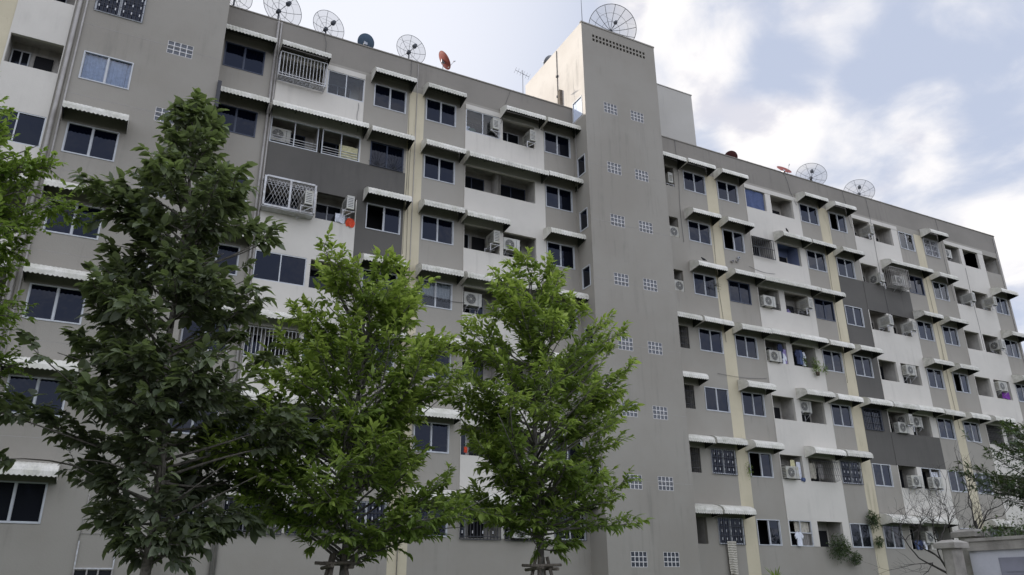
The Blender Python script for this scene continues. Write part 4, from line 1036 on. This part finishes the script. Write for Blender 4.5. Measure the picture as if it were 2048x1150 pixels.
bare_tree((20.9, -12.2, .12), 'leafless dark branched tree spreading in front of the lowest balconies', 5, 2.0, [(-.9, .2, .9), (-.3, -.4, 1), (.25, .3, 1), (-1, .5, .35), (.5, -.3, .5)], 5, .95, .040)
bare_tree((22.2, -12.4, .12), 'slender leafless tree with forked stem behind the gate pillars', 9, 3.3, [(-.15, .1, 1), (.5, 0, .8)], 4, .75, .028)
bare_tree((25.3, -11.8, .12), 'sparse twiggy tree with a few green leaves by the right edge', 14, 2.4, [(-.5, .1, 1), (.3, .2, 1), (-.9, -.2, .5)], 5, .6, .025, 260)

# ---- tree stakes
def stakes(x, y, label, zt=1.86):
    t = empty('tree_stake_frame', (x, y, .12), label, 'tree stakes', 'wooden stakes round the tree trunks')
    for i in range(4):
        a = math.pi/4+i*math.pi/2; mb = MB()
        mb.tube([(.62*math.cos(a), .62*math.sin(a), 0), (.10*math.cos(a), .10*math.sin(a), zt+.20)], [.035, .03], 'stake_wood', 7); mb.build('stake', t)
    for i in range(4):
        a = i*math.pi/2; u = Vector((math.cos(a), math.sin(a), 0)); v = Vector((-math.sin(a), math.cos(a), 0)); mb = MB()
        c = u*.15+Vector((0, 0, zt+(i % 2)*.05)); mb.tube([c-v*.30, c+v*.30+Vector((0, 0, .02))], [.028, .025], 'stake_wood', 7); mb.build('crossbar', t)
stakes(.80, -15.2, 'stake frame round the trunk of the dark tree at the left', 1.35)
stakes(3.36, -14.6, 'stake frame round the trunk of the middle tree')
stakes(6.98, -14.4, 'stake frame round the straight trunk in front of the tall tower')

# ---- plants on the building
def clump(name, c, rad, n, L, m, label, seed, hang=0, pot=False, group='plants growing on the balconies'):
    g_ = np.random.default_rng(seed); t = empty(name, c, label, 'plant', group)
    u = g_.normal(0, 1, (n, 3)); u /= np.linalg.norm(u, axis=1, keepdims=True); rr = g_.random(n)**.5
    P = u*rr[:, None]*np.array(rad); P[:, 1] = -abs(P[:, 1])*.9-.02; P[:, 2] -= hang*g_.random(n)**2
    D = u*1.0+g_.normal(0, .5, (n, 3)); D[:, 2] -= .2; N = g_.normal(0, .6, (n, 3))+[0, 0, 1]
    Ls = g_.uniform(.5, 1.1, n)*L
    leaf_mesh('foliage', P, D, N, Ls, Ls*.32, np.stack([g_.random(n), g_.random(n)*.25, np.zeros(n)], 1), m, t)
    mb = MB()
    for i in range(14):
        k = int(g_.integers(0, n)); q = P[k]; mb.tube([(0, -.03, -rad[2]*.6), (q[0]*.5, q[1]*.6, q[2]*.5-.05), tuple(q)], [.010, .007, .004], 'twig_dark', 4, False)
    mb.build('stems', t)
    if pot:
        mb = MB(); mb.tube([(0, -.1, -rad[2]-.16), (0, -.1, -rad[2]+.02)], [.08, .11], 'soil', 10); mb.build('pot', t)
clump('balcony_bush', (30.6, -.12, S(6, .10)), (.70, .50, .52), 1500, .12, 'leaf_dusk', 'large drooping bush growing out of the lowest balcony right of the white t-shirt', 3, .35)
clump('hanging_plant', (31.5, -.15, S(6, -.45)), (.40, .35, .28), 600, .11, 'leaf_dusk', 'small tuft trailing below the large drooping bush', 4, .1)
clump('wall_plant', (33.15, -.12, S(6, 1.45)), (.36, .36, .28), 480, .15, 'leaf_dusk', 'spiky plant on the cream stripe, upper one of two', 5, .5)
clump('wall_plant', (33.35, -.12, S(6, .30)), (.24, .28, .24), 300, .13, 'leaf_dusk', 'spiky plant on the cream stripe, lower one of two', 6, .1)
clump('balcony_plant', (31.0, -.08, S(3, .18)), (.32, .25, .42), 320, .11, 'leaf_bright', 'green potted plants at the right end of the shirt balcony', 7, .2, True)
clump('balcony_plant', (31.6, -.08, S(3, .08)), (.25, .25, .25), 90, .11, 'leaf_bright', 'green sprigs by the window right of the shirt balcony', 8, .2)
clump('balcony_plant', (30.35, -.02, S(3, .40)), (.14, .12, .2), 60, .12, 'leaf_fine', 'yellow green sprig among the hanging shirts', 9, .2)
clump('window_plant', (25.75, -.08, S(5, .42)), (.16, .2, .30), 110, .09, 'leaf_bright', 'small green creeper at the left of the open second lowest window', 10, .3)
clump('window_plant', (24.9, -.15, S(2, .72)), (.38, .2, .28), 60, .07, 'leaf_dry', 'dry sprig hanging under the awning by the narrow niches', 12, .2)
def palm_tuft(c, label, seed, n=26, L=.7):
    g_ = np.random.default_rng(seed); t = empty('palm_shrub', c, label, 'plant')
    mb = MB(); mb.tube([(0, 0, -c[2]+.12), (0, 0, 0)], [.06, .04], 'bark', 7); mb.build('trunk', t)
    az_ = g_.random(n)*6.283; e = g_.uniform(.5, 1.4, n); D = np.stack([np.cos(az_)*np.cos(e), np.sin(az_)*np.cos(e), np.sin(e)], 1)
    Ls = g_.uniform(.6, 1, n)*L; leaf_mesh('fronds', np.zeros((n, 3)), D, np.tile([0, 0, 1.], (n, 1))+g_.normal(0, .1, (n, 3)), Ls, Ls*.09, np.stack([g_.random(n), g_.random(n)*.4, np.zeros(n)], 1), 'leaf_bright', t)
pz = pdir(1553, 1165); tt = (-4.0-CAMP.y)/pz.y; pp = CAMP+pz*tt
palm_tuft((pp.x, -4.0, pp.z), 'spiky green palm shrub tips at the foot of the building right of the tall tower', 3)

# ---- trees across the street behind the viewer (the lowest windows mirror them)
g_ = np.random.default_rng(5); n = 17000; cx_ = g_.uniform(-55, 150, 90); cz = g_.uniform(5.5, 8.0, 90); idx = g_.integers(0, 90, n)
u = g_.normal(0, 1, (n, 3)); u /= np.linalg.norm(u, axis=1, keepdims=True); u *= (g_.random(n)**.4)[:, None]
P = np.stack([cx_[idx]+u[:, 0]*4.5, -47+u[:, 1]*3.5, cz[idx]*.62+u[:, 2]*cz[idx]*.55], 1)
belt = leaf_mesh('tree_belt', P, g_.normal(0, 1, (n, 3)), g_.normal(0, 1, (n, 3)), g_.uniform(.7, 1.4, n), g_.uniform(.5, .9, n), np.stack([g_.random(n), g_.random(n)*.2, np.zeros(n)], 1), 'leaf_dusk')
belt['kind'] = 'stuff'
tag(belt, 'dark belt of trees across the street', 'trees')

# ---- gate pillars and boundary wall, lower right
def pillar(x, y, w_, z, label):
    t = empty('gate_pillar', (x, y, 0), label, 'pillar', 'concrete gate pillars')
    h = w_/2; cth = .065
    mb = MB(); c_ = .05
    oct_ = [(-h+c_, -h), (h-c_, -h), (h, -h+c_), (h, h-c_), (h-c_, h), (-h+c_, h), (-h, h-c_), (-h, -h+c_)]
    for i in range(8):
        a, b2 = oct_[i], oct_[(i+1) % 8]; mb.face([(a[0], a[1], 0), (b2[0], b2[1], 0), (b2[0], b2[1], z-.12), (a[0], a[1], z-.12)], 'concrete')
    mb.build('shaft', t)
    mb = MB(); mb.box(-h-cth, h+cth, -h-cth, h+cth, z-.12, z-.03, 'concrete'); 
    k = h+cth; s_ = h-.04
    P0 = [(-k, -k, z-.03), (k, -k, z-.03), (k, k, z-.03), (-k, k, z-.03)]; P1 = [(-s_, -s_, z+.02), (s_, -s_, z+.02), (s_, s_, z+.02), (-s_, s_, z+.02)]
    for i in range(4): j = (i+1) % 4; mb.face([P0[i], P0[j], P1[j], P1[i]], 'concrete')
    mb.face(P1, 'concrete'); mb.build('cap', t)
pillar(14.47, -17.27, .34, 2.62, 'taller concrete gate pillar joined to the white boundary wall')
pillar(13.56, -17.47, .27, 2.40, 'shorter concrete gate pillar standing free beside the taller one')
t = empty('boundary_wall', (14.05, -17.45, 0), 'white boundary wall with concrete coping and a grey plaque, beside the gate pillars', 'wall')
mb = MB(); mb.box(0, .18, -14, 0, 0, 2.24, 'wall_white'); mb.build('panel', t)
mb = MB(); mb.box(-.05, .24, -14, -.005, 2.24, 2.43, 'concrete'); mb.box(-.075, .265, -14, -.004, 2.395, 2.45, 'concrete'); mb.build('coping', t)
mb = MB(); mb.box(-.02, -.001, -6, -.52, 1.3, 2.11, 'plaque_grey'); mb.box(-.025, -.021, -6, -.60, 1.83, 1.85, 'plaque_grey'); 
for z_ in (1.78, 1.88): mb.box(-.032, -.0205, -6, -.62, z_, z_+.03, 'plaque_grey')
mb.box(-.032, -.0205, -6, -.95, 1.93, 1.95, 'plaque_grey')
mb.build('plaque', t)
g_ = np.random.default_rng(77); n = 2600
P = np.stack([g_.uniform(.25, .95, n), -g_.uniform(-.1, 6, n), 2.35+.30*g_.random(n)**.8+.04*np.sin(np.arange(n))], 1)
D = g_.normal(0, 1, (n, 3)); N = g_.normal(0, .5, (n, 3))+[0, 0, 1]; Ls = g_.uniform(.04, .09, n)
t = empty('hedge', (14.05, -17.45, 0), 'dark scrubby hedge along the top of the boundary wall', 'hedge')
leaf_mesh('foliage', P, D, N, Ls, Ls*.5, np.stack([g_.random(n), g_.random(n)*.1, np.zeros(n)], 1), 'leaf_dusk', t)
mb = MB()
for i in range(70):
    y = -random.uniform(0, 6); mb.tube([(.6, y, .1), (.6+random.uniform(-.3, .3), y+random.uniform(-.1, .1), 1.5), (.6+random.uniform(-.35, .35), y+random.uniform(-.3, .3), 2.55+random.uniform(0, .2))], [.012, .008, .003], 'twig_dark', 4, False)
mb.build('stems', t)
